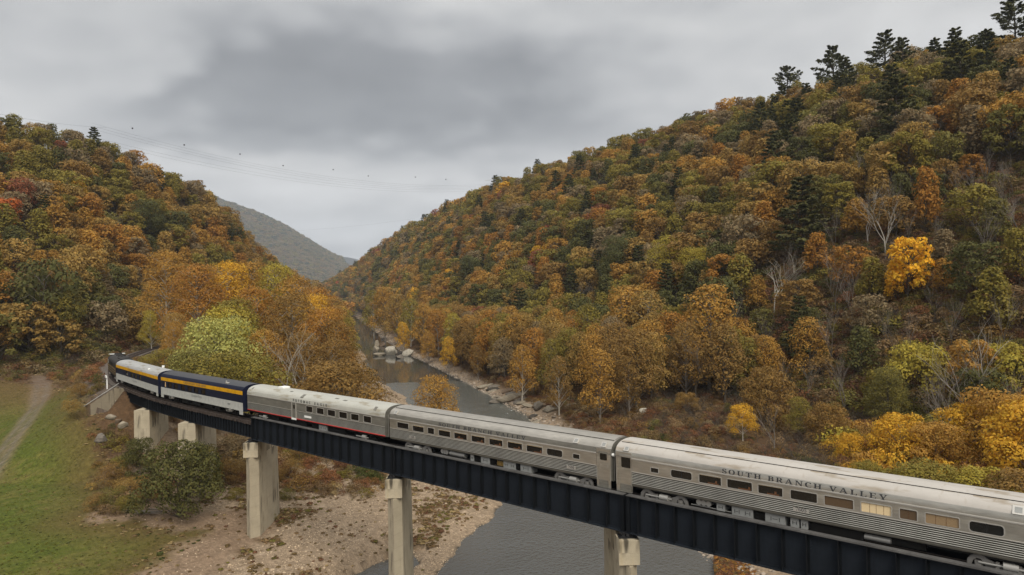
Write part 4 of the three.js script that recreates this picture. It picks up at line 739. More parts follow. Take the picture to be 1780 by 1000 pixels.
for (let i = 0; i < 5; i++) bank.tallFine.push(SHAPES.tall(350 + i, 15000, 0.0078));
bank.bush = [0, 1, 2].map((i) => crown(440 + i, { base: 0.02, lobeN: 30, lobeR: 0.15, profile: (t) => 0.52 * Math.sqrt(clamp(1 - t * t * 0.92)), leaves: 9500, size: 0.0185, girth: 0.7, rise: 1.0, twigs: 1, soft: 0.45 }));
for (let i = 0; i < 4; i++) bank.shrub.push(SHAPES.shrub(400 + i, 6500, 0.0165));
// a white pine: whorls of upswept plumes with gaps between them
function pine(seed, open) {
  const rand = rng(seed), wood = [[V(0, -0.03, 0), V(0.01, 0.55, 0), 0.016, 0.010, 6], [V(0.01, 0.55, 0), V(0, 0.97, 0), 0.010, 0.002, 5]], pts = [];
  const rows = open ? 11 : 15, base = open ? 0.25 : 0.12;
  for (let r = 0; r < rows; r++) {
    const t = r / (rows - 1), h = lerp(base, 0.95, t), n = 4 + (rand() * 2 | 0), reach = (open ? 0.22 + 0.06 * Math.sin(t * 5 + seed) : 0.27) * Math.pow(1 - t * 0.82, open ? 0.6 : 0.8), a0 = rand() * 6.28;
    for (let i = 0; i < n; i++) {
      if (rand() < (open ? 0.22 : 0.08)) continue;
      const a = a0 + i * 6.28 / n + (rand() - 0.5) * 0.5, l = reach * (0.65 + 0.55 * rand()), up = open ? 0.42 + 0.75 * t : 0.08 + 0.4 * t;
      const A = V(0, h, 0), B = V(Math.cos(a) * l, h + l * up, Math.sin(a) * l); wood.push([A, B, 0.0045, 0.0014, 4]);
      const m = open ? 100 : 110;
      for (let q = 0; q < m; q++) {
        const f = 0.28 + 0.76 * Math.sqrt(rand()), w = l * 0.26 * (0.4 + Math.sin(Math.PI * clamp(f)) * 0.8), p = A.clone().lerp(B, f).add(V((rand() - 0.5) * w * 1.5, (rand() - 0.35) * w * 0.75, (rand() - 0.5) * w * 1.5));
        pts.push({ p, n: V(Math.cos(a) * 0.4 + (rand() - 0.5) * 0.4, 0.9, Math.sin(a) * 0.4 + (rand() - 0.5) * 0.4).normalize(), s: 1 });
      }
    }
  }
  return { leaf: sprays(pts, 0.019, rand, 0.4), wood: limbs(wood) };
}
bank.pine = [0, 1, 2, 3].map((i) => pine(500 + i, false)); bank.openPine = [0, 1, 2].map((i) => pine(520 + i, true));
// a tree that has dropped its leaves
function bare(seed, spread) {
  const rand = rng(seed), trunk = [], twigs = [];
  const grow = (p, d, len, r, level) => {
    const e = p.clone().addScaledVector(d, len), mid = p.clone().lerp(e, 0.5).add(V((rand() - 0.5) * len * 0.08, 0, (rand() - 0.5) * len * 0.08));
    const list = level < 2 ? trunk : twigs; list.push([p, mid, r, r * 0.82, level < 2 ? 5 : 3], [mid, e, r * 0.82, r * 0.62, level < 2 ? 5 : 3]);
    if (level >= 5 || r < 0.0006) return;
    const n = level === 0 ? 4 : level < 3 ? 3 : 2;
    for (let i = 0; i < n; i++) {
      const a = rand() * 6.28, q = V(Math.cos(a), 0.1, Math.sin(a)).multiplyScalar(spread * (0.6 + 0.6 * rand())), nd = d.clone().add(q).add(V(0, 0.12, 0)).normalize();
      grow(i === 0 ? e : mid.clone().lerp(e, rand()), nd, len * (0.62 + 0.22 * rand()), r * (i === 0 ? 0.62 : 0.46), level + 1);
    }
  };
  grow(V(0, -0.02, 0), V((rand() - 0.5) * 0.1, 1, (rand() - 0.5) * 0.1).normalize(), 0.32, 0.0125, 0);
  const box3 = new THREE.Box3(); const T = limbs(trunk), W = limbs(twigs); W.computeBoundingBox(); box3.copy(W.boundingBox);
  const k = 1 / box3.max.y; T.scale(k, k, k); W.scale(k, k, k); return { wood: T, leaf: W };
}
bank.bare = [0, 1, 2, 3].map((i) => bare(600 + i, 0.62)); bank.bareWide = [0, 1].map((i) => bare(620 + i, 0.85));

let treeSeed = 5000;
// kind: a shape of the bank; h: height, w: width relative to the shape's own
function tree(name, label, category, kind, tone, pos, h, w = 1, group, o = {}) {
  treeSeed += 1; const rand = rng(treeSeed), list = bank[kind], s = list[(o.shape ?? Math.floor(rand() * list.length)) % list.length];
  const t = thing(name, label, category, [pos.x, pos.y - 0.15, pos.z], rand() * 6.28, group); t.scale.set(h * w, h, h * w);
  part('trunk', s.wood, o.bark || M.bark, t);
  part(kind.startsWith('bare') ? 'branches' : 'crown', s.leaf, kind.startsWith('bare') ? (o.bark || M.barkGrey) : leafMat(tone), t);
  return t;
}
function ground(px, py, y0 = 4) { let p = onHeight(px, py, y0); for (let i = 0; i < 6; i++) p = onHeight(px, py, clamp(floorH(p.x, p.z), 0, 24)); return p; }
// a tree by its foot: distance up the valley, and where its top and middle show
function stand(px, topY, depth, y) { const r = sight(px, 500), p = r.multiplyScalar(depth); p.x = sight(px, topY).x * depth; p.z = -depth; p.y = y ?? floorH(p.x, p.z); const top = onDepth(px, topY, depth); return [V(p.x, p.y, p.z), top.y - p.y]; }
const put = (name, label, category, kind, tone, [px, topY, depth, y], w, group, o) => { const [p, h] = stand(px, topY, depth, y); return tree(name, label, category, kind, tone, p, h, w, group, o); };

// the sycamores between the track and the river
const GOLDS = [
  [285, 436, 215, 'ochre', 1.0, 'tall ochre sycamore with the highest crown beside the wooded curve of the track'], [345, 462, 196, 'rust orange', 1.15, 'broad rust-orange sycamore behind the pale green willow'],
  [392, 455, 205, 'golden', 0.95, 'golden-topped sycamore behind the yellow-green treetop'], [432, 458, 215, 'ochre', 0.95, 'ochre sycamore at the back of the grove below the hill spur'], [470, 462, 210, 'yellow green', 0.9, 'yellow-green topped sycamore in the middle of the back row of the grove'],
  [512, 482, 205, 'ochre', 0.95, 'slender ochre sycamore in the back row towards the river'], [556, 502, 190, 'rust orange', 0.95, 'bright orange sycamore at the far corner of the grove by the river bend'], [545, 515, 176, 'golden', 0.9, 'orange-gold sycamore beside the bright orange one at the river bend'],
  [408, 520, 152, 'olive', 1.0, 'olive sycamore rising behind the cream-roofed coach, next to the willow'], [452, 500, 165, 'rust orange', 1.0, 'orange sycamore in the centre of the grove'], [500, 512, 158, 'copper brown', 1.05, 'copper sycamore with white limbs showing, above the cream roof'],
  [560, 540, 150, 'rust orange', 1.05, 'rust sycamore at the front of the grove over the roof vent'], [588, 556, 150, 'copper brown', 1.0, 'brown-orange sycamore at the water edge, outermost of the grove'], [572, 592, 142, 'copper brown', 1.0, 'low copper sycamore in front at the gravel point'],
  [308, 545, 175, 'tawny', 1.0, 'tawny sycamore above the navy coach roof'], [262, 540, 196, 'yellow green', 0.9, 'yellow-green tree leaning over the track at the edge of the woods'], [300, 560, 160, 'ochre', 0.8, 'small ochre tree behind the pale-roofed coach'],
  [530, 580, 138, 'copper brown', 1.0, 'copper-brown sycamore close behind the cream-roofed coach'], [462, 575, 140, 'ochre', 1.0, 'ochre-green sycamore just above the baggage end of the cream-roofed coach'], [604, 602, 162, 'copper brown', 0.7, 'narrow copper tree overhanging the river at the gravel point'],
];
for (const [px, top, d, tone, w, label] of GOLDS) put('sycamore', label, 'tree', 'tallFine', tone, [px, top, d], w * 1.12, 'sycamores between the track and the river', { bark: M.barkPale });
put('willow', 'pale grey-green willow in front of the sycamores', 'tree', 'broadFine', 'pale green', [372, 556, 132], 1.0, null, { bark: M.barkGrey });
put('willow', 'pale yellow-green treetop behind the grey-green willow', 'tree', 'broadFine', 'yellow green', [402, 538, 145], 0.8, null, { bark: M.barkGrey });
put('bare_tree', 'white-limbed bare sycamore showing through the copper crowns', 'tree', 'bare', null, [522, 560, 134], 1.1, null, { bark: M.barkPale });
put('undergrowth_tree', 'dark olive thicket tree behind the navy coach', 'tree', 'broadFine', 'olive', [285, 608, 140], 1.5); put('undergrowth_tree', 'mossy thicket tree under the willow behind the dark coach roof', 'tree', 'broadFine', 'moss green', [345, 612, 122], 1.4);
put('undergrowth_tree', 'olive thicket tree under the sycamores by the coach coupling', 'tree', 'broadFine', 'olive', [425, 615, 118], 1.4); put('undergrowth_tree', 'brown thicket tree at the foot of the grove beside the gravel', 'tree', 'broadFine', 'copper brown', [600, 628, 128], 1.3);
put('riverside_tree', 'small golden-green tree on the gravel behind the silver coach', 'tree', 'tallFine', 'ochre', [757, 654, 118], 1.15);
// the far bank's row by the water
const ROW = [
  [648, 506, 560, 'olive', 1], [668, 500, 500, 'ochre', 1], [690, 512, 455, 'tawny', 1], [712, 520, 420, 'olive', 1], [735, 530, 390, 'ochre', 1.05], [762, 540, 352, 'rust orange', 1.0], [790, 545, 330, 'yellow green', 0.9], [815, 548, 312, 'ochre', 1.0], [848, 540, 290, 'rust orange', 1.0], [872, 560, 268, 'yellow green', 0.85],
  [895, 545, 262, 'ochre', 1.05], [925, 572, 222, 'rust orange', 1.05], [905, 600, 215, 'ochre', 0.9], [955, 590, 215, 'olive', 0.9], [968, 562, 232, 'tawny', 1.0], [1000, 555, 232, 'rust orange', 0.95], [1022, 530, 230, 'olive', 0.95], [1040, 608, 172, 'ochre', 1.0], [970, 620, 190, 'copper brown', 0.9], [1092, 620, 172, 'copper brown', 0.8],
  [1085, 500, 245, 'ochre', 1.15], [1130, 505, 235, 'tawny', 1.1], [1228, 498, 196, 'ochre', 1.15], [1190, 560, 185, 'copper brown', 0.9], [1275, 570, 190, 'olive', 1.0], [780, 585, 300, 'golden', 0.8], [830, 600, 268, 'copper brown', 0.8], [700, 560, 400, 'golden', 0.9], [745, 575, 340, 'ochre', 0.9],
];
const PLACES = ['by the farthest visible water', 'above the pale boulders', 'behind the bank of flat rocks', 'behind the brown brush', 'across the river from the nearest coach'];
ROW.forEach(([px, top, d, tone, w], i) => { const place = px < 670 ? PLACES[0] : px < 770 ? PLACES[1] : px < 960 ? PLACES[2] : px < 1110 ? PLACES[3] : PLACES[4]; const same = ROW.filter(([p, , , t]) => t === tone && (p < 670 ? PLACES[0] : p < 770 ? PLACES[1] : p < 960 ? PLACES[2] : p < 1110 ? PLACES[3] : PLACES[4]) === place).sort((a, b) => a[2] - b[2]), rank = same.findIndex((q) => q[0] === px); put('riverbank_tree', (same.length > 1 ? (rank === 0 ? 'nearest ' : rank === same.length - 1 ? 'farthest ' : 'middle ') : '') + tone + ' tree standing in the far-bank row ' + place, 'tree', 'tall', tone, [px, top, d * 0.86], w * 1.08, 'trees in the row along the far bank', { bark: i % 3 ? M.barkGrey : M.barkPale }); });
put('evergreen_tree', 'dark blue-green tree standing behind the brown brush on the far bank', 'tree', 'broadFine', 'blue green', [1150, 585, 178], 1.0, null);
put('bare_tree', 'white-barked bare tree between the red tree and the orange sycamore', 'tree', 'bare', null, [975, 655, 176], 0.9, null, { bark: M.barkPale });
put('bare_tree', 'pale dead snag leaning over the brown brush', 'tree', 'bare', null, [1042, 705, 150], 0.4, null, { bark: M.barkPale });
put('bank_tree', 'brown-olive leafy tree on the flat of the far bank', 'tree', 'broadFine', 'copper brown', [1192, 682, 142], 1.25, null);
put('bank_tree', 'golden-yellow young tree above the second vent of the nearest coach', 'tree', 'broadFine', 'golden', [1290, 704, 118], 1.0, null, { bark: M.barkPale });
put('bank_tree', 'small golden bush beside two pale rocks on the far bank', 'tree', 'shrub', 'golden', [1148, 692, 160, 4], 0.9, null);
// big yellow-leaved growth behind the nearest coach
[[1480, 738, 98, 'golden', 'yellow-leaved sapling with bare forks, first of the yellow thicket', 0.9], [1560, 706, 96, 'golden', 'large golden-leaved shrub tree, brightest of the yellow thicket', 1.3], [1625, 722, 92, 'ochre', 'ochre shrub in the middle of the yellow thicket', 1.3], [1690, 690, 95, 'golden', 'tall golden shrub with bare stems rising out of it', 1.2], [1750, 668, 92, 'ochre', 'ochre-pink shrub tree with dried seed heads', 1.2], [1800, 690, 84, 'golden', 'golden shrub at the very end of the yellow thicket', 1.3], [1600, 790, 80, 'olive', 'olive-red low shrub below the yellow thicket', 1.8], [1700, 800, 78, 'yellow green', 'green-tinged low shrub along the coach roof line', 1.8], [1775, 805, 74, 'copper brown', 'russet low shrub beyond the far end of the coach roof', 1.9], [1510, 790, 88, 'olive', 'low olive shrub beside the grassy clearing', 1.5]].forEach(([px, top, d, tone, label, w]) => put('yellow_shrub', label, 'shrub', 'bush', tone, [px, top + 14, d], w * 0.85, null, { bark: M.barkGrey }));
[[1652, 628, 104, 'bare slender tree standing in the yellow thicket', 'bare'], [1692, 545, 112, 'large pale bare tree with wide forks above the yellow thicket', 'bare'], [1345, 690, 110, 'thin bare tree beside the golden young tree', 'bare']].forEach(([px, top, d, label, kind], i) => put('bare_tree', label, 'tree', kind, null, [px, top, d], 1, null, { bark: i === 1 ? M.barkPale : M.barkGrey }));
[[1330, 640, 128, 'copper brown', 'rust-brown bush at the foot of the slope'], [1390, 690, 118, 'olive', 'wide olive bush at the foot of the stony slope'], [1440, 700, 112, 'copper brown', 'copper bush next to the wide olive bush'], [1540, 640, 122, 'moss green', 'mossy bush above the yellow thicket'], [1600, 600, 128, 'yellow green', 'yellow-green spreading bush high above the thicket'], [1265, 700, 140, 'moss green', 'mossy bush behind the golden young tree'], [1750, 600, 118, 'yellow green', 'yellow-green bush beside the pale bare tree']].forEach(([px, top, d, tone, label], i) => put('slope_bush', label, 'bush', i % 2 ? 'tallFine' : 'bush', tone, [px, top, d], i % 2 ? 1.3 : 0.95, null));
// near the bridge end
const B1 = ground(310, 900, 4.5); tree('bush', 'big dark green bush growing in front of the flat-topped piers', 'bush', 'bush', 'dark green', B1, 9.2, 1.05, null, { bark: M.bark });
tree('bush', 'dark olive shoulder of growth beside the big green bush', 'bush', 'bush', 'moss green', ground(352, 862, 4.5), 6.4, 0.8, null); tree('bush', 'round dark bush at the foot of the nearest flat-topped pier to the abutment', 'bush', 'bush', 'dark green', ground(243, 828, 6), 5.2, 0.9, null);
tree('sapling', 'bright yellow-orange sapling among the rocks below the abutment', 'shrub', 'bush', 'bright yellow', ground(196, 778, 8), 4.2, 0.8, null); tree('sapling', 'olive-yellow bush next to the bright yellow sapling', 'shrub', 'bush', 'yellow green', ground(212, 800, 7), 4.4, 0.8, null);
tree('bush', 'olive bush under the approach span', 'bush', 'bush', 'olive', ground(290, 800, 7), 4.8, 1, null);
[[176, 806, 'copper brown', 3.4], [205, 842, 'copper brown', 3.2], [228, 866, 'tawny', 2.8], [196, 882, 'moss green', 2.6], [168, 885, 'copper brown', 2.0], [258, 872, 'copper brown', 3.0], [222, 892, 'olive', 2.2], [120, 745, 'moss green', 2.6], [150, 730, 'copper brown', 2.8], [172, 748, 'olive', 2.6], [215, 742, 'moss green', 3], [140, 690, 'copper brown', 2.4], [100, 640, 'copper brown', 2.6], [158, 640, 'tawny', 2.2], [125, 715, 'tawny', 2.0], [185, 700, 'olive', 2.0], [400, 838, 'copper brown', 3.0], [392, 800, 'grey brown', 4.0], [420, 800, 'grey brown', 4.4], [505, 835, 'copper brown', 3.0], [520, 805, 'copper brown', 3.6], [412, 868, 'olive', 1.6], [498, 868, 'moss green', 1.6], [470, 905, 'moss green', 1.2], [300, 760, 'copper brown', 4], [405, 775, 'grey brown', 5.0]].forEach(([px, py, tone, h]) => tree('bramble', tone + ' bramble ' + (px < 160 ? 'on the bank beside the dirt lane' : px < 240 ? 'along the edge of the meadow' : px < 330 ? 'around the foot of the approach piers' : 'around the foot of the first capped pier'), 'bramble', 'shrub', tone, ground(px, py, 5), h, 1.3, tone + ' brambles ' + (px < 160 ? 'by the dirt lane' : px < 240 ? 'by the meadow' : px < 330 ? 'by the approach piers' : 'by the first capped pier')));

// ───────────── the woods on the hills ─────────────
const woods = [];                                                // every tree of the hills: where, how tall, what colour
function scatter(hill, seed, spacing, tMax, uMin, uMax, choose, tries) {
  const rand = rng(seed), cell = spacing, grid = new Map(), key = (a, b) => a * 100003 + b;
  const m = hill(0.5, 0.5); let area = 0;
  for (let i = 0; i < tries; i++) {
    const t = rand() * tMax, u = lerp(uMin, uMax, rand()), a = hill(t, u), b = hill(Math.min(1, t + 0.002), u), c = hill(t, u + 0.01), dens = a.distanceTo(b) / 0.002 * a.distanceTo(c) / 0.01;
    if (rand() > dens / 900000) continue;
    const sp = spacing * (a.z < -700 ? 1.25 : 1), gx = Math.floor(a.x / cell), gz = Math.floor(a.z / cell); let ok = true;
    for (let x = gx - 2; x <= gx + 2 && ok; x++) for (let z = gz - 2; z <= gz + 2 && ok; z++) for (const q of grid.get(key(x, z)) || []) if ((q.x - a.x) ** 2 + (q.z - a.z) ** 2 < sp * sp) { ok = false; break; }
    if (!ok) continue;
    const k = choose(a, t, u, rand); if (!k) continue;
    const kk = key(gx, gz); if (!grid.has(kk)) grid.set(kk, []); grid.get(kk).push(a);
    woods.push({ p: a, t, u, ...k, hill });
  }
}
function autumn(p, t, u, rand, warm, green, dark) {
  const n = fbm(p.x * 0.018, 3.3, p.z * 0.018, 3), r = rand(), g = fbm(p.x * 0.03 + 40, 1.1, p.z * 0.03, 3);
  const x = r + n * 0.9 + warm;
  if (r < 0.008) return 'golden';
  if (r > 0.996) return 'scarlet';
  if (r > 0.984) return 'wine red';
  if (rand() < green + g * 0.7) return rand() < dark ? 'dark green' : rand() < 0.6 ? 'moss green' : 'olive';
  if (x < 0.28) return 'olive'; if (x < 0.42) return 'grey brown'; if (x < 0.60) return 'ochre'; if (x < 0.80) return 'tawny'; if (x < 0.98) return 'copper brown'; if (x < 1.18) return 'rust orange'; return rand() < 0.75 ? 'ochre' : 'golden';
}
scatter(eastHill, 11, 6.3, 1, 0.02, 1.1, (p, t, u, rand) => {
  const stony = smooth(-215, -150, p.z) * smooth(0.62, 0.28, u + 0.12 * fbm(p.x * 0.02, 6, p.z * 0.02, 2));
  if (rand() < stony * 0.22) return null;
  if (stony > 0.35 && rand() < 0.42) return { kind: rand() < 0.85 ? 'bare' : 'bareWide', tone: null, h: 10 + 7 * rand(), w: 0.65 };
  const v = rand(), low = smooth(0.5, 0.15, u);
  if (v < 0.03 + 0.03 * smooth(-420, -250, p.z)) return { kind: 'pine', tone: 'deep green', h: 15 + 9 * rand(), w: 1.05 };
  if (v < 0.11) return { kind: 'bare', tone: null, h: 11 + 5 * rand(), w: 1 };
  return { kind: 'broad', tone: autumn(p, t, u, rand, 0.0 + 0.1 * (1 - u) - 0.2 * stony, 0.22 + 0.16 * low, 0.5), h: (stony > 0.3 ? 8 : 11.5) + 5.5 * rand(), w: 0.92 + 0.35 * rand() };
}, 150000);
scatter(westHill, 23, 6.2, 1, 0.02, 1.12, (p, t, u, rand) => {
  const v = rand(), low = smooth(0.5, 0.1, u);
  if (v < 0.05) return { kind: 'bare', tone: null, h: 10 + 5 * rand(), w: 1 };
  if (v < 0.075) return { kind: 'pine', tone: 'deep green', h: 13 + 6 * rand(), w: 1.1 };
  return { kind: 'broad', tone: autumn(p, t, u, rand, 0.08 * (1 - low), 0.15 + 0.22 * low, 0.5), h: 10.5 + 5.5 * rand(), w: 0.95 + 0.4 * rand() };
}, 90000);
// the flat between the far bank and the hill, and the wooded flat upstream on the near bank
{
  const rand = rng(41), foot = (w) => table([[60, 88], [112, 68], [165, 49], [205, 36], [288, 2], [343, -22], [560, -90], [925, -200], [1010, -228], [1150, -290]])(w), taken2 = [];
  for (let i = 0; i < 26000; i++) {
    const w = 150 + 900 * rand(), b = bankB(w), x = lerp(b + (w > 290 ? 13 : 7), foot(w) + 16, rand()), p = V(x, 0, -w); p.y = floorH(x, -w);
    if (w < 230 && rand() < smooth(230, 165, w) * 0.85) continue; if (w < 215 && x - b < 16) continue;
    if (taken2.some((q) => (q.x - x) ** 2 + (q.z + w) ** 2 < 27)) continue; taken2.push(p);
    const r = rand(); woods.push({ p, t: 0, u: 0.02, hill: eastHill, kind: r < 0.06 ? 'bare' : 'tall', tone: ['ochre', 'olive', 'copper brown', 'tawny', 'copper brown', 'grey brown', 'tawny', 'rust orange', 'ochre', 'olive'][Math.floor(rand() * 10)], h: (r < 0.06 ? 12 : 13) + 7 * rand(), w: 0.95 + 0.35 * rand() });
  }
  for (let i = 0; i < 9000; i++) {
    const w = 225 + 620 * rand(), x = lerp(-150 - 0.08 * (w - 200), bankA(w) - 11, rand()), p = V(x, floorH(x, -w), -w);
    if (nearTrack(x, -w)[0] < 8 || taken2.some((q) => (q.x - x) ** 2 + (q.z + w) ** 2 < 34)) continue; taken2.push(p);
    woods.push({ p, t: 0, u: 0.02, hill: westHill, kind: 'tall', tone: ['ochre', 'olive', 'copper brown', 'tawny', 'rust orange', 'yellow green'][Math.floor(rand() * 6)], h: 15 + 7 * rand(), w: 1.2 + 0.3 * rand() });
  }
}
// named trees of the hills
const onHill = (hill, px, py, u0 = 0, u1 = 1.05) => { let best = 1e9, at = null; for (let i = 0; i <= 260; i++) for (let j = 0; j <= 60; j++) { const p = hill(i / 260, lerp(u0, u1, j / 60)); if (p.z > -40) continue; const q = pixel(p), d = (q[0] - px) ** 2 + (q[1] - py) ** 2; if (d < best) { best = d; at = p; } } return at; };
const clearings = [];
function hillTree(name, label, kind, tone, hill, px, topY, h, w = 1, o = {}) {   // its top shows at (px, topY)
  const guess = onHill(hill, px, topY), d = -guess.z, py = topY + h / d * FOCAL, p = onHill(hill, px, py); clearings.push([p, h * w * 0.34]);
  return tree(name, label, 'tree', kind, tone, p, h, w, null, o);
}
hillTree('white_pine', 'first small open pine on the skyline of the far-bank hill', 'openPine', 'deep green', eastHill, 1366, 106, 24, 1.35, { shape: 0 });
hillTree('white_pine', 'second open pine on the skyline, above an olive canopy', 'openPine', 'deep green', eastHill, 1447, 80, 26, 1.4, { shape: 1 });
hillTree('white_pine', 'tallest open pine on the skyline with forked plumes', 'openPine', 'deep green', eastHill, 1540, 43, 24, 1.5, { shape: 2 });
hillTree('white_pine', 'open pine at the very top of the skyline', 'openPine', 'deep green', eastHill, 1768, -6, 24, 1.4, { shape: 0 });
hillTree('white_pine', 'large full pine in the middle of the upper slope', 'pine', 'dark green', eastHill, 1560, 165, 26, 1.25, { shape: 1 });
hillTree('white_pine', 'dark green pine beside the skyline oaks', 'pine', 'dark green', eastHill, 1675, 90, 23, 1.3, { shape: 2 });
hillTree('white_pine', 'dark pine below the second skyline pine', 'pine', 'deep green', eastHill, 1385, 185, 20, 1.25, { shape: 3 });
hillTree('white_pine', 'spreading dark pine above the stony slope', 'pine', 'dark green', eastHill, 1400, 330, 24, 1.4, { shape: 0 });
hillTree('oak', 'dark oak cut out against the sky between the pines', 'broad', 'dark green', eastHill, 1605, 55, 13, 1.2); hillTree('oak', 'dark oak on the skyline near the top of the hill', 'broad', 'dark green', eastHill, 1705, 32, 14, 1.3);
hillTree('maple', 'bright yellow maple over the stony slope', 'broad', 'bright yellow', eastHill, 1580, 428, 15, 0.95, { shape: 5 }); hillTree('maple', 'bright yellow lower boughs under the yellow maple', 'broad', 'bright yellow', eastHill, 1562, 468, 10, 0.8, { shape: 10 }); hillTree('maple', 'orange maple above the bright yellow one', 'broad', 'rust orange', eastHill, 1612, 310, 16, 0.8);
hillTree('linden', 'yellow round-crowned tree in the middle of the far-bank hill', 'broadFine', 'yellow green', eastHill, 1168, 428, 17, 1.15); hillTree('linden', 'olive-yellow tree beside the yellow round crown', 'broadFine', 'yellow green', eastHill, 1212, 440, 15, 1.1);
hillTree('dark_tree', 'tall deep green tree low on the far-bank hill', 'broadFine', 'deep green', eastHill, 1068, 428, 22, 0.85); hillTree('dark_tree', 'deep green tree with a red neighbour halfway to the river bend', 'broadFine', 'deep green', eastHill, 815, 455, 22, 0.85);
[[1105, 395, 'pale leafless grove tree'], [1150, 388, 'second pale leafless grove tree, above the yellow round crown'], [1190, 380, 'third pale leafless tree, beside the mossy canopy']].forEach(([x, y, l]) => hillTree('bare_tree', l + ' on the upper slope', 'bareWide', null, eastHill, x, y, 13, 1.2));
[[1515, 335, 'tall thin bare tree on the dark upper slope'], [1545, 350, 'leaning bare tree next to the tall thin one'], [1345, 450, 'many-stemmed bare tree on the stony slope']].forEach(([x, y, l], i) => hillTree('bare_tree', l, i === 2 ? 'bareWide' : 'bare', null, eastHill, x, y, 18, 0.9, { bark: M.barkPale }));
hillTree('dark_tree', 'deep green round tree in the middle of the hill behind the grove', 'broadFine', 'deep green', westHill, 250, 358, 18, 1.0); hillTree('maple', 'orange maple on the upper part of the hill behind the grove', 'broad', 'rust orange', westHill, 232, 262, 13, 1.0);
hillTree('maple', 'wine-red maple half bare on the slope near the picture edge', 'broad', 'wine red', westHill, 30, 318, 14, 0.9); hillTree('maple', 'scarlet maple under the wine-red one', 'broad', 'scarlet', westHill, 14, 352, 12, 1.0); hillTree('maple', 'golden maple left of the deep green round tree', 'broad', 'golden', westHill, 140, 322, 13, 1.1); hillTree('maple', 'wine-red tree high on the near-bank hill', 'broad', 'wine red', westHill, 108, 246, 10, 1.0);
hillTree('oak', 'rust oak with heavy boughs above the locomotive', 'broad', 'rust orange', westHill, 190, 400, 17, 1.15); hillTree('lone_pine', 'tall-trunked dark tree standing above the brushy bank', 'broad', 'dark green', westHill, 78, 470, 24, 0.8, { bark: M.barkGrey }); hillTree('oak', 'pale-trunked olive oak beside the tall-trunked tree', 'broadFine', 'olive', westHill, 95, 520, 15, 0.95, { bark: M.barkPale }); hillTree('oak', 'ochre oak at the picture edge above the brush', 'broadFine', 'ochre', westHill, 8, 545, 12, 1.1);
hillTree('oak', 'small dark tree on the skyline at the crest of the near-bank hill', 'broad', 'dark green', westHill, 90, 205, 12, 1.0); hillTree('oak', 'dark tree on the crest at the picture edge', 'broad', 'dark green', westHill, 14, 202, 13, 1.0);
for (const q of woods) for (const [p, r] of clearings) if ((q.p.x - p.x) ** 2 + (q.p.z - p.z) ** 2 < r * r * 0.8) q.gone = true;
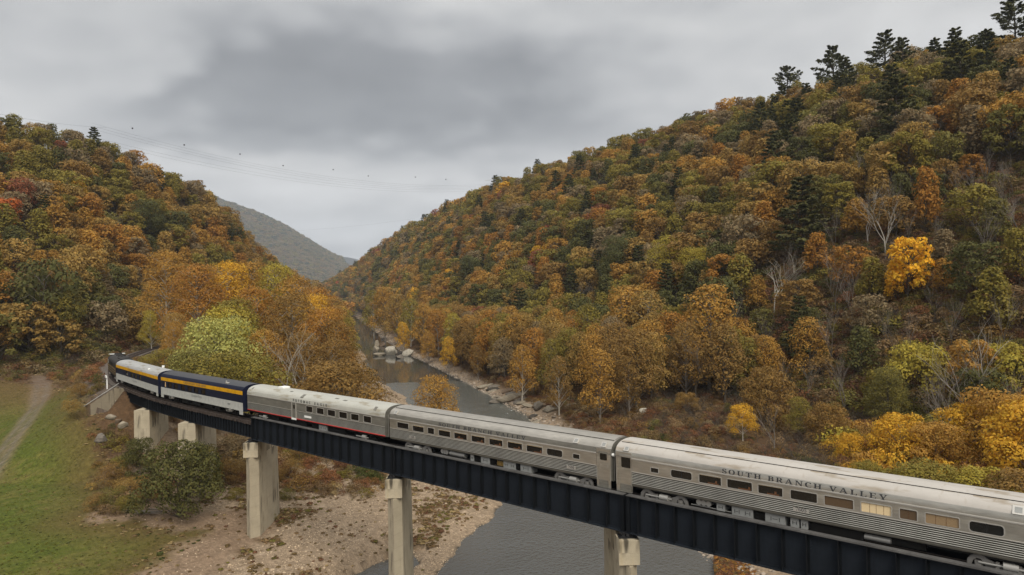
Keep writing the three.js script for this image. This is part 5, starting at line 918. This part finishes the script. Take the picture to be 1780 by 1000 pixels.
// the trees that show largest stand alone; the rest of the woods is one mass
{
  const live = woods.filter((q) => !q.gone);
  for (const q of live) { const [x, y] = pixel(q.p); q.x = x; q.y = y - q.h * 0.6 / -q.p.z * FOCAL; q.size = q.h / q.p.length() * (x > -20 && x < 1800 && q.y > -30 && q.u < 1.03 ? 1 : 0) * (q.y > 640 ? 0.4 : 1) * (q.kind.startsWith('bare') ? 0.75 : 1); }
  const ranked = { leafy: live.filter((q) => q.kind === 'broad' || q.kind === 'tall'), pine: live.filter((q) => q.kind === 'pine'), bare: live.filter((q) => q.kind.startsWith('bare')) };
  for (const list of Object.values(ranked)) list.sort((a, b) => b.size - a.size);
  const solo = [...ranked.leafy.slice(0, 290), ...ranked.pine.slice(0, 40), ...ranked.bare.slice(0, 60)].filter((q) => q.size > 0);
  const used = new Map(), east = (q) => q.hill === eastHill;
  const spotOf = (q) => {
    const side = east(q) ? 'far hill' : 'near hill', tier = q.u > 0.85 ? 'at the crest of' : q.u > 0.62 ? 'high on' : q.u > 0.4 ? 'midway up' : q.u > 0.18 ? 'low on' : 'at the foot of';
    const marks = east(q) ? [[610, 'where the river vanishes'], [650, 'by the farthest water'], [690, 'above the white boulders'], [725, 'beyond the white boulders'], [765, 'above the golden-green gravel tree'], [805, 'above the riffle'], [845, 'above the wide pale rock'], [880, 'above the tilted ledge'], [915, 'above the flat slab'], [950, 'above the dark round boulder'], [985, 'behind the white-barked tree'], [1030, 'above the leaning snag'], [1075, 'above the far coach coupling'], [1120, 'above the two pale rocks'], [1165, 'above the blue-green tree'], [1210, 'above the yellow round crown'], [1265, 'above the brown-olive bank tree'], [1330, 'above the golden young tree'], [1380, 'below the first skyline pine'], [1430, 'below the second skyline pine'], [1490, 'beside the stony slope'], [1540, 'below the forked skyline pine'], [1590, 'near the bright yellow maple'], [1640, 'above the yellow thicket'], [1700, 'behind the pale bare tree'], [9999, 'above the russet shrubs']] : [[40, 'near the wine-red maple'], [80, 'above the tall-trunked tree'], [125, 'beside the golden maple'], [165, 'above the white post'], [200, 'above the locomotive'], [240, 'beside the deep green tree'], [290, 'behind the tallest sycamore'], [340, 'behind the pale willow'], [390, 'above the navy coach'], [440, 'above the middle sycamores'], [465, 'above the copper sycamore'], [490, 'above the slender sycamore'], [515, 'beyond the back row of sycamores'], [540, 'above the orange-gold sycamore'], [565, 'below the distant mountain'], [9999, 'where the gorge narrows']];
    return tier + ' ' + side + ' ' + marks.find(([x]) => q.x < x)[1];
  };
  for (const q of solo) q.label = (q.kind === 'pine' ? (q.h > 20 ? 'tall ' : q.h < 17 ? 'small ' : '') + 'dark pine ' : q.kind.startsWith('bare') ? (q.h > 14 ? 'tall ' : q.h < 12 ? 'low ' : '') + 'leafless tree ' : (q.h > 15.5 ? 'tall ' : q.h < 11.8 ? 'low ' : q.w > 1.2 ? 'broad ' : q.w < 1.0 ? 'slim ' : '') + q.tone + ' tree ') + spotOf(q);
  for (const q of solo) used.set(q.label, (used.get(q.label) || 0) + 1);
  for (const q of solo) {
    const [name, cat] = q.kind === 'pine' ? ['hill_pine', 'pine'] : q.kind.startsWith('bare') ? ['leafless_tree', 'tree'] : ['hill_tree', 'tree'];
    tree(name, q.label, cat, q.kind, q.tone, q.p, q.h, q.w, used.get(q.label) > 1 ? q.label.replace('tree', 'trees') : (east(q) ? 'autumn woods of the far-bank hill' : 'autumn woods of the near-bank hill')); q.solo = true;
  }
  for (const [hill, name, label] of [[eastHill, 'far_bank_forest', 'the rest of the autumn forest on the hill beyond the river'], [westHill, 'near_bank_forest', 'the rest of the autumn forest on the hill behind the locomotive']]) {
    const f = new THREE.Group(); f.name = numbered(name); scene.add(f); tag(f, label, 'forest', null, 'stuff');
    mass(f, live.filter((q) => !q.solo && q.hill === hill));
  }
  const rand = rng(31), far = [];
  for (let i = 0; i < 60000 && far.length < 13000; i++) { const t = 0.05 + 0.75 * rand(), u = 0.06 + 1.0 * rand(), p = farHill(t, u); far.push({ p, h: 20 + 12 * rand(), w: 1.5 + 0.5 * rand(), kind: 'far', tone: pick2(rand) }); }
  const f = new THREE.Group(); f.name = 'distant_forest'; scene.add(f); tag(f, 'hazy forest covering the distant mountain', 'forest', null, 'stuff'); mass(f, far);
}
function pick2(rand) { return ['grey brown', 'dark green', 'moss green', 'grey brown', 'copper brown', 'blue green', 'grey brown', 'olive'][Math.floor(rand() * 8)]; }  // greyed tree tones, distance haze put into the leaf colour
function mass(f, list) {
  const groups = new Map(), rand = rng(list.length + 7), mat = new THREE.Matrix4(), qn = new THREE.Quaternion(), c = new THREE.Color();
  for (const q of list) { const kind = (q.kind === 'broad' || q.kind === 'tall') && q.p.z < -620 ? 'far' : q.kind, i = Math.floor(rand() * bank[kind].length), k = kind + ':' + i; if (!groups.has(k)) groups.set(k, []); groups.get(k).push(q); }
  for (const [k, items] of groups) {
    const [kind, i] = k.split(':'), s = bank[kind][i], bareTree = kind.startsWith('bare');
    for (const [name, geo, material] of [['crowns', s.leaf, bareTree ? M.barkGrey : leafAny], ...(kind === 'far' ? [] : [['trunks', s.wood, bareTree ? M.barkGrey : M.bark]])]) {
      const im = new THREE.InstancedMesh(geo, material, items.length); im.name = name; im.userData.kind = 'stuff';
      const r2 = rng(items.length + +i * 77);
      items.forEach((q, n) => { const h = q.h; qn.setFromAxisAngle(V(0, 1, 0), r2() * 6.28); mat.compose(V(q.p.x, q.p.y - 0.3, q.p.z), qn, V(h * q.w, h, h * q.w)); im.setMatrixAt(n, mat); if (name === 'crowns' && !bareTree) { const t = TONES[q.tone], b = 0.85 + 0.3 * r2(); im.setColorAt(n, c.setRGB(t[0] * b, t[1] * b, t[2] * b)); } });
      f.add(im);
    }
  }
}

// ───────────── brush, stones, rocks ─────────────
bank.brush = [0, 1, 2, 3].map((i) => crown(700 + i, { base: 0.02, lobeN: 9, lobeR: 0.27, profile: (t) => 0.6 * Math.sqrt(clamp(1 - t * t)), leaves: 520, size: 0.052, girth: 0.5, rise: 1, twigs: 3, soft: 0.6 }));
bank.twiggy = [0, 1].map((i) => { const b = bare(720 + i, 1.1); return { leaf: merge([b.wood, b.leaf]), wood: b.wood }; });
bank.tuft = [0, 1, 2].map((i) => { const rand = rng(740 + i), pts = []; for (let q = 0; q < 90; q++) { const a = rand() * 6.28, r = Math.sqrt(rand()) * 0.5; pts.push({ p: V(Math.cos(a) * r, 0.15 + 0.5 * rand() * (1 - r), Math.sin(a) * r), n: V(Math.cos(a), 0.8, Math.sin(a)).normalize() }); } return { leaf: sprays(pts, 0.16, rand, 0.6) }; });
function cover(name, label, list) {                             // list: {p, h, w, kind, tone or rgb}
  const f = new THREE.Group(); f.name = numbered(name); scene.add(f); tag(f, label, null, null, 'stuff');
  const groups = new Map(), rand = rng(list.length + 3);
  for (const q of list) { const k = q.kind + ':' + Math.floor(rand() * bank[q.kind].length); if (!groups.has(k)) groups.set(k, []); groups.get(k).push(q); }
  const mat = new THREE.Matrix4(), qn = new THREE.Quaternion(), c = new THREE.Color();
  for (const [k, items] of groups) {
    const [kind, i] = k.split(':'), twig = kind === 'twiggy', im = new THREE.InstancedMesh(bank[kind][i].leaf, twig ? M.bark : leafAny, items.length); im.name = twig ? 'twigs' : 'leaves'; im.userData.kind = 'stuff';
    items.forEach((q, n) => { qn.setFromAxisAngle(V(0, 1, 0), rand() * 6.28); mat.compose(V(q.p.x, q.p.y - 0.05 * q.h, q.p.z), qn, V(q.h * q.w, q.h, q.h * q.w)); im.setMatrixAt(n, mat); if (!twig) { const t = TONES[q.tone] || SOILTONE[q.tone], b = 0.75 + 0.5 * rand(); im.setColorAt(n, c.setRGB(t[0] * b, t[1] * b, t[2] * b)); } });
    f.add(im);
  }
}
const SOILTONE = { straw: [0.40, 0.30, 0.15], dry: [0.27, 0.18, 0.092], russet: [0.25, 0.115, 0.052], brownred: [0.20, 0.10, 0.055], weed: [0.205, 0.14, 0.062], green: [0.09, 0.10, 0.03], lawn: [0.165, 0.160, 0.030] };
const pick = (rand, list) => list[Math.floor(rand() * list.length)];
{
  const rand = rng(51), far = [], near = [], slope = [], west = [], bar = [];
  for (let i = 0; i < 16000; i++) {                             // far bank
    const w = 92 + 330 * Math.pow(rand(), 1.5), b = bankB(w), d = 3 + 62 * Math.pow(rand(), 1.1), x = b + d; if (w > 250 && d > 25) continue;
    const n = fbm(x * 0.06, 9, w * 0.06, 3), edgeOf = smooth(3, 9, d + n * 8); if (rand() > edgeOf) continue;
    const clearing = Math.hypot((x - 47) / 11, (w - 117) / 12) < 1; if (clearing && rand() < 0.75) continue;
    const r = rand(); far.push({ p: V(x, floorH(x, -w), -w), h: (r < 0.12 && d > 14 ? 3.4 : r < 0.3 ? 1.7 : 1.0) * (0.5 + 0.8 * rand()), w: 1 + 0.5 * rand(), kind: r < 0.12 ? 'twiggy' : 'brush', tone: pick(rand, n > 0.18 ? ['straw', 'dry', 'straw', 'weed'] : n < -0.2 ? ['green', 'weed', 'moss green', 'dry'] : ['russet', 'dry', 'brownred', 'weed', 'copper brown', 'dry']) });
  }
  cover('far_bank_brush', 'russet and straw brush covering the flat of the far bank', far);
  for (let i = 0; i < 20000; i++) {                             // stony slope and foot of the far-bank hill
    const t = 0.08 + 0.3 * rand(), u = 0.0 + 0.6 * Math.pow(rand(), 1.2), p = eastHill(t, u), r = rand();
    slope.push({ p, h: (r < 0.2 ? 3.2 : 1.6) * (0.5 + 0.9 * rand()), w: 1 + 0.6 * rand(), kind: r < 0.16 ? 'twiggy' : 'brush', tone: pick(rand, ['copper brown', 'moss green', 'olive', 'brownred', 'weed', 'dark green', 'russet', 'dry', 'copper brown']) });
  }
  cover('slope_brush', 'brown and mossy undergrowth on the stony slope', slope);
  for (let i = 0; i < 9000; i++) {
    const t = 0.16 + 0.3 * rand(), u = 0.0 + 0.3 * Math.pow(rand(), 1.4), p = westHill(t, u), r = rand(); if (nearTrack(p.x, p.z)[0] < 6) continue;
    west.push({ p, h: (r < 0.25 ? 3.4 : 1.8) * (0.5 + 0.9 * rand()), w: 1.1 + 0.6 * rand(), kind: r < 0.2 ? 'twiggy' : 'brush', tone: pick(rand, ['grey brown', 'moss green', 'brownred', 'dark green', 'weed', 'olive', 'copper brown']) });
  }
  cover('hill_foot_brush', 'dark tangled brush along the foot of the hill behind the locomotive', west);
  for (let i = 0; i < 30000; i++) {                             // around the approach, the embankment and the meadow edge
    const x = -178 + 160 * rand(), w = 70 + 155 * rand(), z = -w, e = edge(MEADOW, x, z), n = fbm(x * 0.1, 5, z * 0.1, 3);
    const d = nearTrack(x, z)[0], a = bankA(w) - x; if (Math.hypot(x - (WING0.x + WING1.x) / 2, z - (WING0.z + WING1.z) / 2 - 4) < 6.5) continue; if (a < 16 || d < 3.4 || lane(x, z) < 2.2) continue;
    if (e > -0.6 + n * 3) { if (e > 1.5 + n * 3 || rand() < 0.6) continue; }
    if (w < 95 && x > -47 + n * 8) continue; if (rand() < 0.35) continue;
    if (w < 84 && rand() < 0.7) continue; if (x < -88 && w < 172 + n * 22 && rand() < 0.72) continue;
    near.push({ p: V(x, floorH(x, z), z), h: (0.55 + 0.9 * rand()) * (rand() < 0.15 ? 1.7 : 1), w: 1 + 0.5 * rand(), kind: rand() < 0.14 ? 'twiggy' : 'brush', tone: pick(rand, w > 172 + n * 20 ? ['grey brown', 'brownred', 'moss green', 'dark green', 'weed'] : n > 0.15 ? ['dry', 'straw', 'weed', 'tawny'] : n < -0.15 ? ['moss green', 'green', 'olive', 'weed'] : ['brownred', 'copper brown', 'weed', 'dry', 'russet']) });
  }
  cover('embankment_brush', 'brown and green scrub round the approach piers and on the embankment', near);
  for (let i = 0; i < 48000; i++) {                             // weeds on the gravel
    const w = 56 + 170 * Math.pow(rand(), 1.6), a = bankA(w), d = 1.2 + 42 * rand(), x = a - d, z = -w; const em = edge(MEADOW, x, z); if (em > -0.5 || (em > -6.5 && x < -24 && rand() < 0.9)) continue;
    const h = floorH(x, z); if (h < 0.2) continue; const k = weedy(x, z); if (rand() > k * smooth(1.5, 6, d) + 0.06) continue;
    bar.push({ p: V(x, h, z), h: 0.14 + 0.34 * rand() * rand() + 0.16 * k * rand(), w: 1.2 + 0.8 * rand(), kind: 'tuft', tone: pick(rand, ['dry', 'weed', 'weed', 'dry', 'brownred', 'weed', 'moss green', 'straw']) });
  }
  cover('gravel_weeds', 'dry brown weeds growing in patches on the gravel bar', bar);
  const grass = [];
  for (let i = 0; i < 17000; i++) { const w = 58 + 130 * Math.pow(rand(), 1.4), x = -36 - 110 * rand(), z = -w, e = edge(MEADOW, x, z); if (e < -1 || lane(x, z) < 1.9) continue; const n = fbm(x * 0.12, 3, z * 0.12, 4); grass.push({ p: V(x, floorH(x, z), z), h: 0.07 + 0.07 * rand() + (e < 2 ? 0.18 * rand() : 0), w: 1.5 + rand(), kind: 'tuft', tone: e < 2.5 ? pick(rand, ['dry', 'straw', 'weed', 'green']) : n + 0.2 * rand() > 0.25 ? pick(rand, ['lawn', 'dry', 'lawn']) : pick(rand, ['lawn', 'lawn', 'green']) }); }
  cover('meadow_grass', 'tufted grass of the meadow beside the bridge', grass);
}
{ // the low growth that ties the yellow thicket together
  const rand = rng(57), list = [];
  for (let i = 0; i < 1500; i++) { const p = onHeight(1455 + 400 * rand(), 760 + 140 * rand(), 4); if (p.x > 95) continue; p.y = floorH(p.x, p.z); list.push({ p, h: 1.6 + 3.2 * rand() * rand(), w: 0.8 + 0.4 * rand(), kind: rand() < 0.1 ? 'twiggy' : 'brush', tone: pick(rand, ['golden', 'ochre', 'ochre', 'golden', 'copper brown', 'olive', 'russet', 'yellow green']) }); }
  cover('thicket_undergrowth', 'golden and russet undergrowth of the yellow thicket', list);
}
// stones
const rockMap = tex(256, 256, (u, v) => { const g = 0.78 + 0.35 * tileNoise(u, v, 5, 61.1, 5) + 0.1 * tileNoise(u, v, 40, 12.2, 2); return [g, g * 0.985, g * 0.95]; }, true, [0.5, 0.5]);
function stone(seed, detail, sx, sy, sz, rough = 0.35, facet = 0.25) {
  const g = mergeVertices(new THREE.IcosahedronGeometry(1, detail).deleteAttribute('normal').deleteAttribute('uv')), p = g.attributes.position, rand = rng(seed), cuts = [];
  for (let i = 0; i < 12; i++) cuts.push([onBall(rand), 0.5 + 0.3 * rand()]);
  const v = V(), uv = [];
  for (let i = 0; i < p.count; i++) {
    v.fromBufferAttribute(p, i); v.multiplyScalar(1 + rough * 0.5 * fbm(v.x * 1.3 + seed, v.y * 1.3, v.z * 1.3, 3));
    for (const [n, d] of cuts) { const q = v.dot(n) - d; if (q > 0) v.addScaledVector(n, -q * (0.8 + facet)); }
    v.multiplyScalar(1 + 0.05 * fbm(v.x * 5, v.y * 5 + seed, v.z * 5, 2)); p.setXYZ(i, v.x * sx, v.y * sy, v.z * sz); uv.push(v.x * sx + v.y, v.z * sz + v.y * sy);
  }
  g.setAttribute('uv', new THREE.Float32BufferAttribute(uv, 2)); g.computeVertexNormals(); return g;
}
const rockMat = (r, g, b) => std({ color: rgb(r, g, b), map: rockMap, roughness: 0.95, bumpMap: rockMap, bumpScale: 0.12 });
const ROCK = { white: rockMat(0.58, 0.55, 0.49), pale: rockMat(0.40, 0.355, 0.29), grey: rockMat(0.24, 0.215, 0.19), brown: rockMat(0.23, 0.17, 0.125), dark: rockMat(0.095, 0.085, 0.075) };
const pebbles = [0, 1, 2].map((i) => stone(900 + i, 1, 1, 0.6, 0.8));
function strew(name, label, list) {
  const f = new THREE.Group(); f.name = numbered(name); scene.add(f); tag(f, label, null, null, 'stuff'); const rand = rng(list.length), mat = new THREE.Matrix4(), qn = new THREE.Quaternion(), c = new THREE.Color(), base = std({ color: 0xffffff, roughness: 0.95 });
  for (let k = 0; k < 3; k++) { const items = list.filter((_, i) => i % 3 === k), im = new THREE.InstancedMesh(pebbles[k], base, items.length); im.name = 'stones'; im.userData.kind = 'stuff'; items.forEach((q, n) => { qn.setFromEuler(new THREE.Euler((rand() - 0.5) * 0.6, rand() * 6, (rand() - 0.5) * 0.6)); mat.compose(q.p, qn, V(q.r, q.r, q.r)); im.setMatrixAt(n, mat); im.setColorAt(n, c.setRGB(...q.c)); }); f.add(im); }
}
{
  const rand = rng(61), bar = [], shore = [], scree = [];
  for (let i = 0; i < 42000; i++) { const w = 54 + 190 * Math.pow(rand(), 1.9), d = -0.6 + 40 * Math.pow(rand(), 1.15), x = bankA(w) - d, z = -w; const em = edge(MEADOW, x, z); if (em > -1 || (em > -7 && x < -24 && rand() < 0.85)) continue; const h = floorH(x, z); if (h < -0.05 || rand() < weedy(x, z) * 0.65) continue; const k = 0.5 + 0.8 * rand(), r = rand() < 0.025 ? 0.15 + 0.14 * rand() : 0.05 + 0.08 * rand(); bar.push({ p: V(x, h + r * 0.1, z), r, c: [0.42 * k, 0.325 * k, 0.225 * k] }); }
  strew('gravel', 'pale river stones spread over the gravel bar', bar);
  for (let i = 0; i < 5200; i++) { const w = 60 + 420 * Math.pow(rand(), 1.5), d = -1.6 + 7.5 * rand() * rand() + 1.2 * rand(), x = bankB(w) + d, z = -w, k = 0.45 + 0.8 * rand(), r = (0.12 + 0.5 * rand() * rand()) * (rand() < 0.08 ? 2 : 1); shore.push({ p: V(x, Math.max(0, floorH(x, z)), z), r, c: [0.31 * k, 0.255 * k, 0.20 * k] }); }
  strew('shore_stones', 'broken stones along the water of the far bank', shore);
  for (let i = 0; i < 3800; i++) { const t = 0.10 + 0.24 * rand(), u = 0.05 + 0.55 * rand(), p = eastHill(t, u); if (fbm(p.x * 0.04, 2, p.z * 0.04, 3) < 0.02 && rand() < 0.75) continue; const k = 0.5 + 0.7 * rand(), r = 0.25 + 0.7 * rand() * rand(); p.y += r * 0.2; scree.push({ p, r, c: [0.22 * k, 0.185 * k, 0.155 * k] }); }
  strew('scree', 'loose grey rocks on the stony slope', scree);
}
function rock(name, label, category, px, py, size, tone, seed, group, o = {}) {   // its foot at (px, py)
  let p = onHeight(px, py, o.y ?? 0.2); if (o.y === undefined) for (let i = 0; i < 5; i++) p = onHeight(px, py, Math.max(0, floorH(p.x, p.z)));
  const m = part(name, stone(seed, 3, ...size, o.rough ?? 0.4, 0.2), ROCK[tone], scene); m.position.set(p.x, p.y + size[1] * (o.sink ?? 0.45), p.z); m.rotation.set(0, o.turn ?? seed * 1.7, o.tilt ?? 0); return tag(m, label, category, group);
}
rock('boulder', 'big white block of rock standing in the river bend', 'boulder', 678, 617, [3.1, 3.7, 2.5], 'white', 11, null, { y: 0, sink: 0.42, rough: 0.25 }); rock('boulder', 'smaller white boulder leaning against the big white block', 'boulder', 686, 616, [1.92, 2.40, 1.76], 'white', 12, null, { y: 0, sink: 0.5 });
rock('boulder', 'long pale boulder nearest the far bank in the river bend', 'boulder', 709, 619, [3.68, 2.32, 2.40], 'white', 13, null, { y: 0, turn: 0.2 }); rock('boulder', 'low grey ledge under the white boulders', 'boulder', 694, 623, [3.2, 1.3, 2.2], 'grey', 14, null, { y: 0 });
rock('boulder', 'tan flat boulder at the water end of the boulder group', 'boulder', 657, 619, [3.6, 1.5, 2.3], 'pale', 15, null, { y: 0 }); rock('boulder', 'white-topped boulder behind the tan flat one', 'boulder', 655, 611, [2.7, 2.3, 2.2], 'pale', 16, null, { y: 0 }); rock('boulder', 'tan wedge of rock upstream of the boulder group', 'boulder', 655, 602, [2.2, 2.4, 1.8], 'pale', 17, null, { y: 0 }); rock('boulder', 'brown sloping rock upstream beside the tan wedge', 'boulder', 664, 602, [3.0, 1.6, 2], 'brown', 18, null, { y: 0 }); rock('boulder', 'grey rock breaking the water upstream', 'boulder', 668, 590, [2.4, 1.2, 1.6], 'grey', 19, null, { y: 0 }); rock('boulder', 'dark rock between the white boulders', 'boulder', 696, 619, [2.0, 1.9, 1.7], 'dark', 20, null, { y: 0 });
rock('ledge', 'long tilted ledge of grey rock on the far bank', 'rock', 886, 697, [5.2, 1.5, 2.0], 'pale', 21, null, { turn: 0.35, tilt: 0.16 }); rock('ledge', 'dark undercut ledge at the water below the tilted one', 'rock', 868, 700, [3.4, 0.9, 1.6], 'grey', 22, null, { turn: 0.3, tilt: 0.1 }); rock('boulder', 'dark round boulder on the flat rocks of the far bank', 'boulder', 934, 712, [1.9, 1.5, 1.6], 'grey', 23, null); rock('ledge', 'flat slab behind the dark round boulder', 'rock', 918, 707, [2.6, 0.6, 1.3], 'pale', 24, null, { tilt: 0.1 });
rock('boulder', 'pale upright rock in the brush of the far bank', 'boulder', 1107, 718, [0.9, 1.2, 0.8], 'white', 25, null); rock('boulder', 'pale leaning slab beside the upright rock', 'boulder', 1119, 721, [1.2, 1.2, 0.9], 'white', 26, null); rock('boulder', 'white rock under the white-barked tree on the far bank', 'boulder', 980, 672, [1.5, 0.9, 1.0], 'white', 27, null); rock('boulder', 'wide pale rock at the upstream water edge', 'boulder', 838, 676, [2.4, 1.0, 1.6], 'pale', 28, null);
rock('boulder', 'grey boulder beside the bright yellow sapling', 'boulder', 176, 768, [0.90, 0.66, 0.72], 'grey', 31, null); rock('boulder', 'pale boulder above the bright yellow sapling', 'boulder', 214, 742, [0.72, 0.54, 0.60], 'pale', 32, null); rock('boulder', 'tan rock in front of the wing wall', 'boulder', 192, 728, [0.84, 0.48, 0.60], 'pale', 33, null); rock('boulder', 'tan rock by the first pier footing', 'boulder', 205, 735, [0.60, 0.42, 0.48], 'brown', 34, null);
{ // slabs of bedrock along the far bank
  const rand = rng(71);
  for (let i = 0; i < 44; i++) { const f = i / 44, w = lerp(126, 222, f) + 4 * rand(), x = bankB(w) + (-1.0 + 9 * rand() * (w < 185 ? 1.25 : 0.6)), z = -w, s = 0.6 + 1.3 * rand(), m = part('flat_rock', stone(1000 + i, 2, s * 1.7, s * 0.5, s, 0.4, 0.2), ROCK[pick(rand, ['pale', 'pale', 'grey', 'brown', 'dark'])], scene); m.position.set(x, Math.max(0, floorH(x, z)) + s * 0.12, z); m.rotation.set(0, 0.4 + (rand() - 0.5) * 0.8, 0.12 + 0.15 * (rand() - 0.5)); tag(m, 'flat tilted slab in the bank of bedrock along the far water edge', 'rock', 'slabs of bedrock along the far water edge'); }
  const leaves = []; for (let i = 0; i < 900; i++) { const p = onHeight(1245 + 70 * rand(), 958 + 45 * rand(), 0.4); leaves.push({ p, h: 0.25 + 0.3 * rand(), w: 1.4, kind: 'tuft', tone: pick(rand, ['russet', 'brownred', 'rust orange', 'weed']) }); }
  cover('leaf_drift', 'red-brown drift of leaves on the far shore under the nearest span', leaves);
}
// driftwood by the big bush
{
  const g = thing('driftwood', 'pile of grey driftwood branches at the meadow edge before the big bush', 'driftwood', ground(250, 893, 5).toArray()), rand = rng(81);
  for (let i = 0; i < 12; i++) { const a = (rand() - 0.5) * 0.7, c = V((rand() - 0.5) * 5, 0.15 + 0.35 * rand(), (rand() - 0.5) * 1.2), d = V(Math.cos(a), 0.1 * (rand() - 0.5), Math.sin(a)).multiplyScalar(0.8 + 1.1 * rand()); part('branch', bar(c.clone().sub(d), c.clone().add(d), 0.07 + 0.05 * rand(), 0.03, 6), M.barkGrey, g); }
  const l = thing('fallen_log', 'pale fallen log on the slope under the wing wall', 'log', ground(163, 752, 8).toArray(), 0.5); part('log', bar(V(-1.8, 0.25, 0), V(1.8, 0.5, 0.2), 0.18, 0.13, 8), M.barkPale, l); part('stub', bar(V(0.4, 0.4, 0.1), V(0.8, 0.8, 0.3), 0.06, 0.03, 5), M.barkPale, l);
}
// cables of a power line high over the gorge
{
  const wire = std({ color: rgb(0.10, 0.10, 0.105), roughness: 0.6 }), ballMat = std({ color: rgb(0.05, 0.045, 0.045), roughness: 0.6 });
  const cable = (label, A, B, sag, r, yaw) => {
    const a = onDepth(...A), b = onDepth(...B), pts = []; for (let i = 0; i <= 24; i++) { const t = i / 24, p = a.clone().lerp(b, t); p.y -= sag * 4 * t * (1 - t); pts.push(p); }
    tag(part('power_cable', new THREE.TubeGeometry(new THREE.CatmullRomCurve3(pts), 40, r, 4), wire, scene), label, 'cable', 'cables of the power line over the gorge'); return pts;
  };
  const names = ['topmost', 'second', 'third'];
  names.forEach((n, i) => cable(n + ' cable of the upper bundle between the two hills', [160, 214 + i * 5, 395], [848, 320 + i * 2.5, 655], 13, 0.036));
  names.slice(0, 2).forEach((n, i) => cable(n + ' cable of the lower bundle between the two hills', [160, 238 + i * 6, 395], [848, 327 + i * 3, 655], 12, 0.036));
  cable('single low cable near the distant mountain', [500, 402, 900], [720, 380, 900], 2, 0.035); cable('single cable over the crest of the near-bank hill', [-40, 190, 330], [185, 222, 395], 1.5, 0.035);
  [[230, 223, 410], [320, 252, 440], [417, 268, 480], [492, 288, 510], [579, 295, 545], [640, 306, 570], [722, 308, 605], [775, 312, 630]].forEach(([x, y, d], i) => { const m = part('marker_ball', new THREE.SphereGeometry(0.5, 14, 10), ballMat, scene); m.position.copy(onDepth(x, y, d)); tag(m, ['first', 'second', 'third', 'fourth', 'fifth', 'sixth', 'seventh', 'last'][i] + ' dark marker ball in the sky counted from the near-bank hill', 'marker ball', 'marker balls of the power line'); });
  const p = onDepth(856, 312, 660), g = thing('pylon', 'top of a steel lattice pylon on the far-bank skyline', 'pylon', [p.x, p.y - 26, p.z], 0.6), L = M.paleGrey;
  for (const [x, z] of [[-1.6, -1.6], [1.6, -1.6], [1.6, 1.6], [-1.6, 1.6]]) part('leg', bar(V(x * 1.6, -4, z * 1.6), V(x * 0.25, 27, z * 0.25), 0.12, 0.09, 4), L, g);
  for (const y of [21, 24.5]) part('crossarm', [bar(V(-8, y, 0), V(8, y, 0), 0.11, 0.11, 4), bar(V(-8, y, 0), V(0, y + 1.6, 0), 0.08, 0.08, 4), bar(V(8, y, 0), V(0, y + 1.6, 0), 0.08, 0.08, 4)], L, g);
  for (let y = 2; y < 26; y += 3) part('brace', [bar(V(-1.3, y, 0), V(1.3, y + 2, 0), 0.06, 0.06, 4), bar(V(1.3, y, 0), V(-1.3, y + 2, 0), 0.06, 0.06, 4)], L, g);
}

scene.traverse((o) => { if (o.isMesh) o.castShadow = o.receiveShadow = true; });
renderer.render(scene, camera);
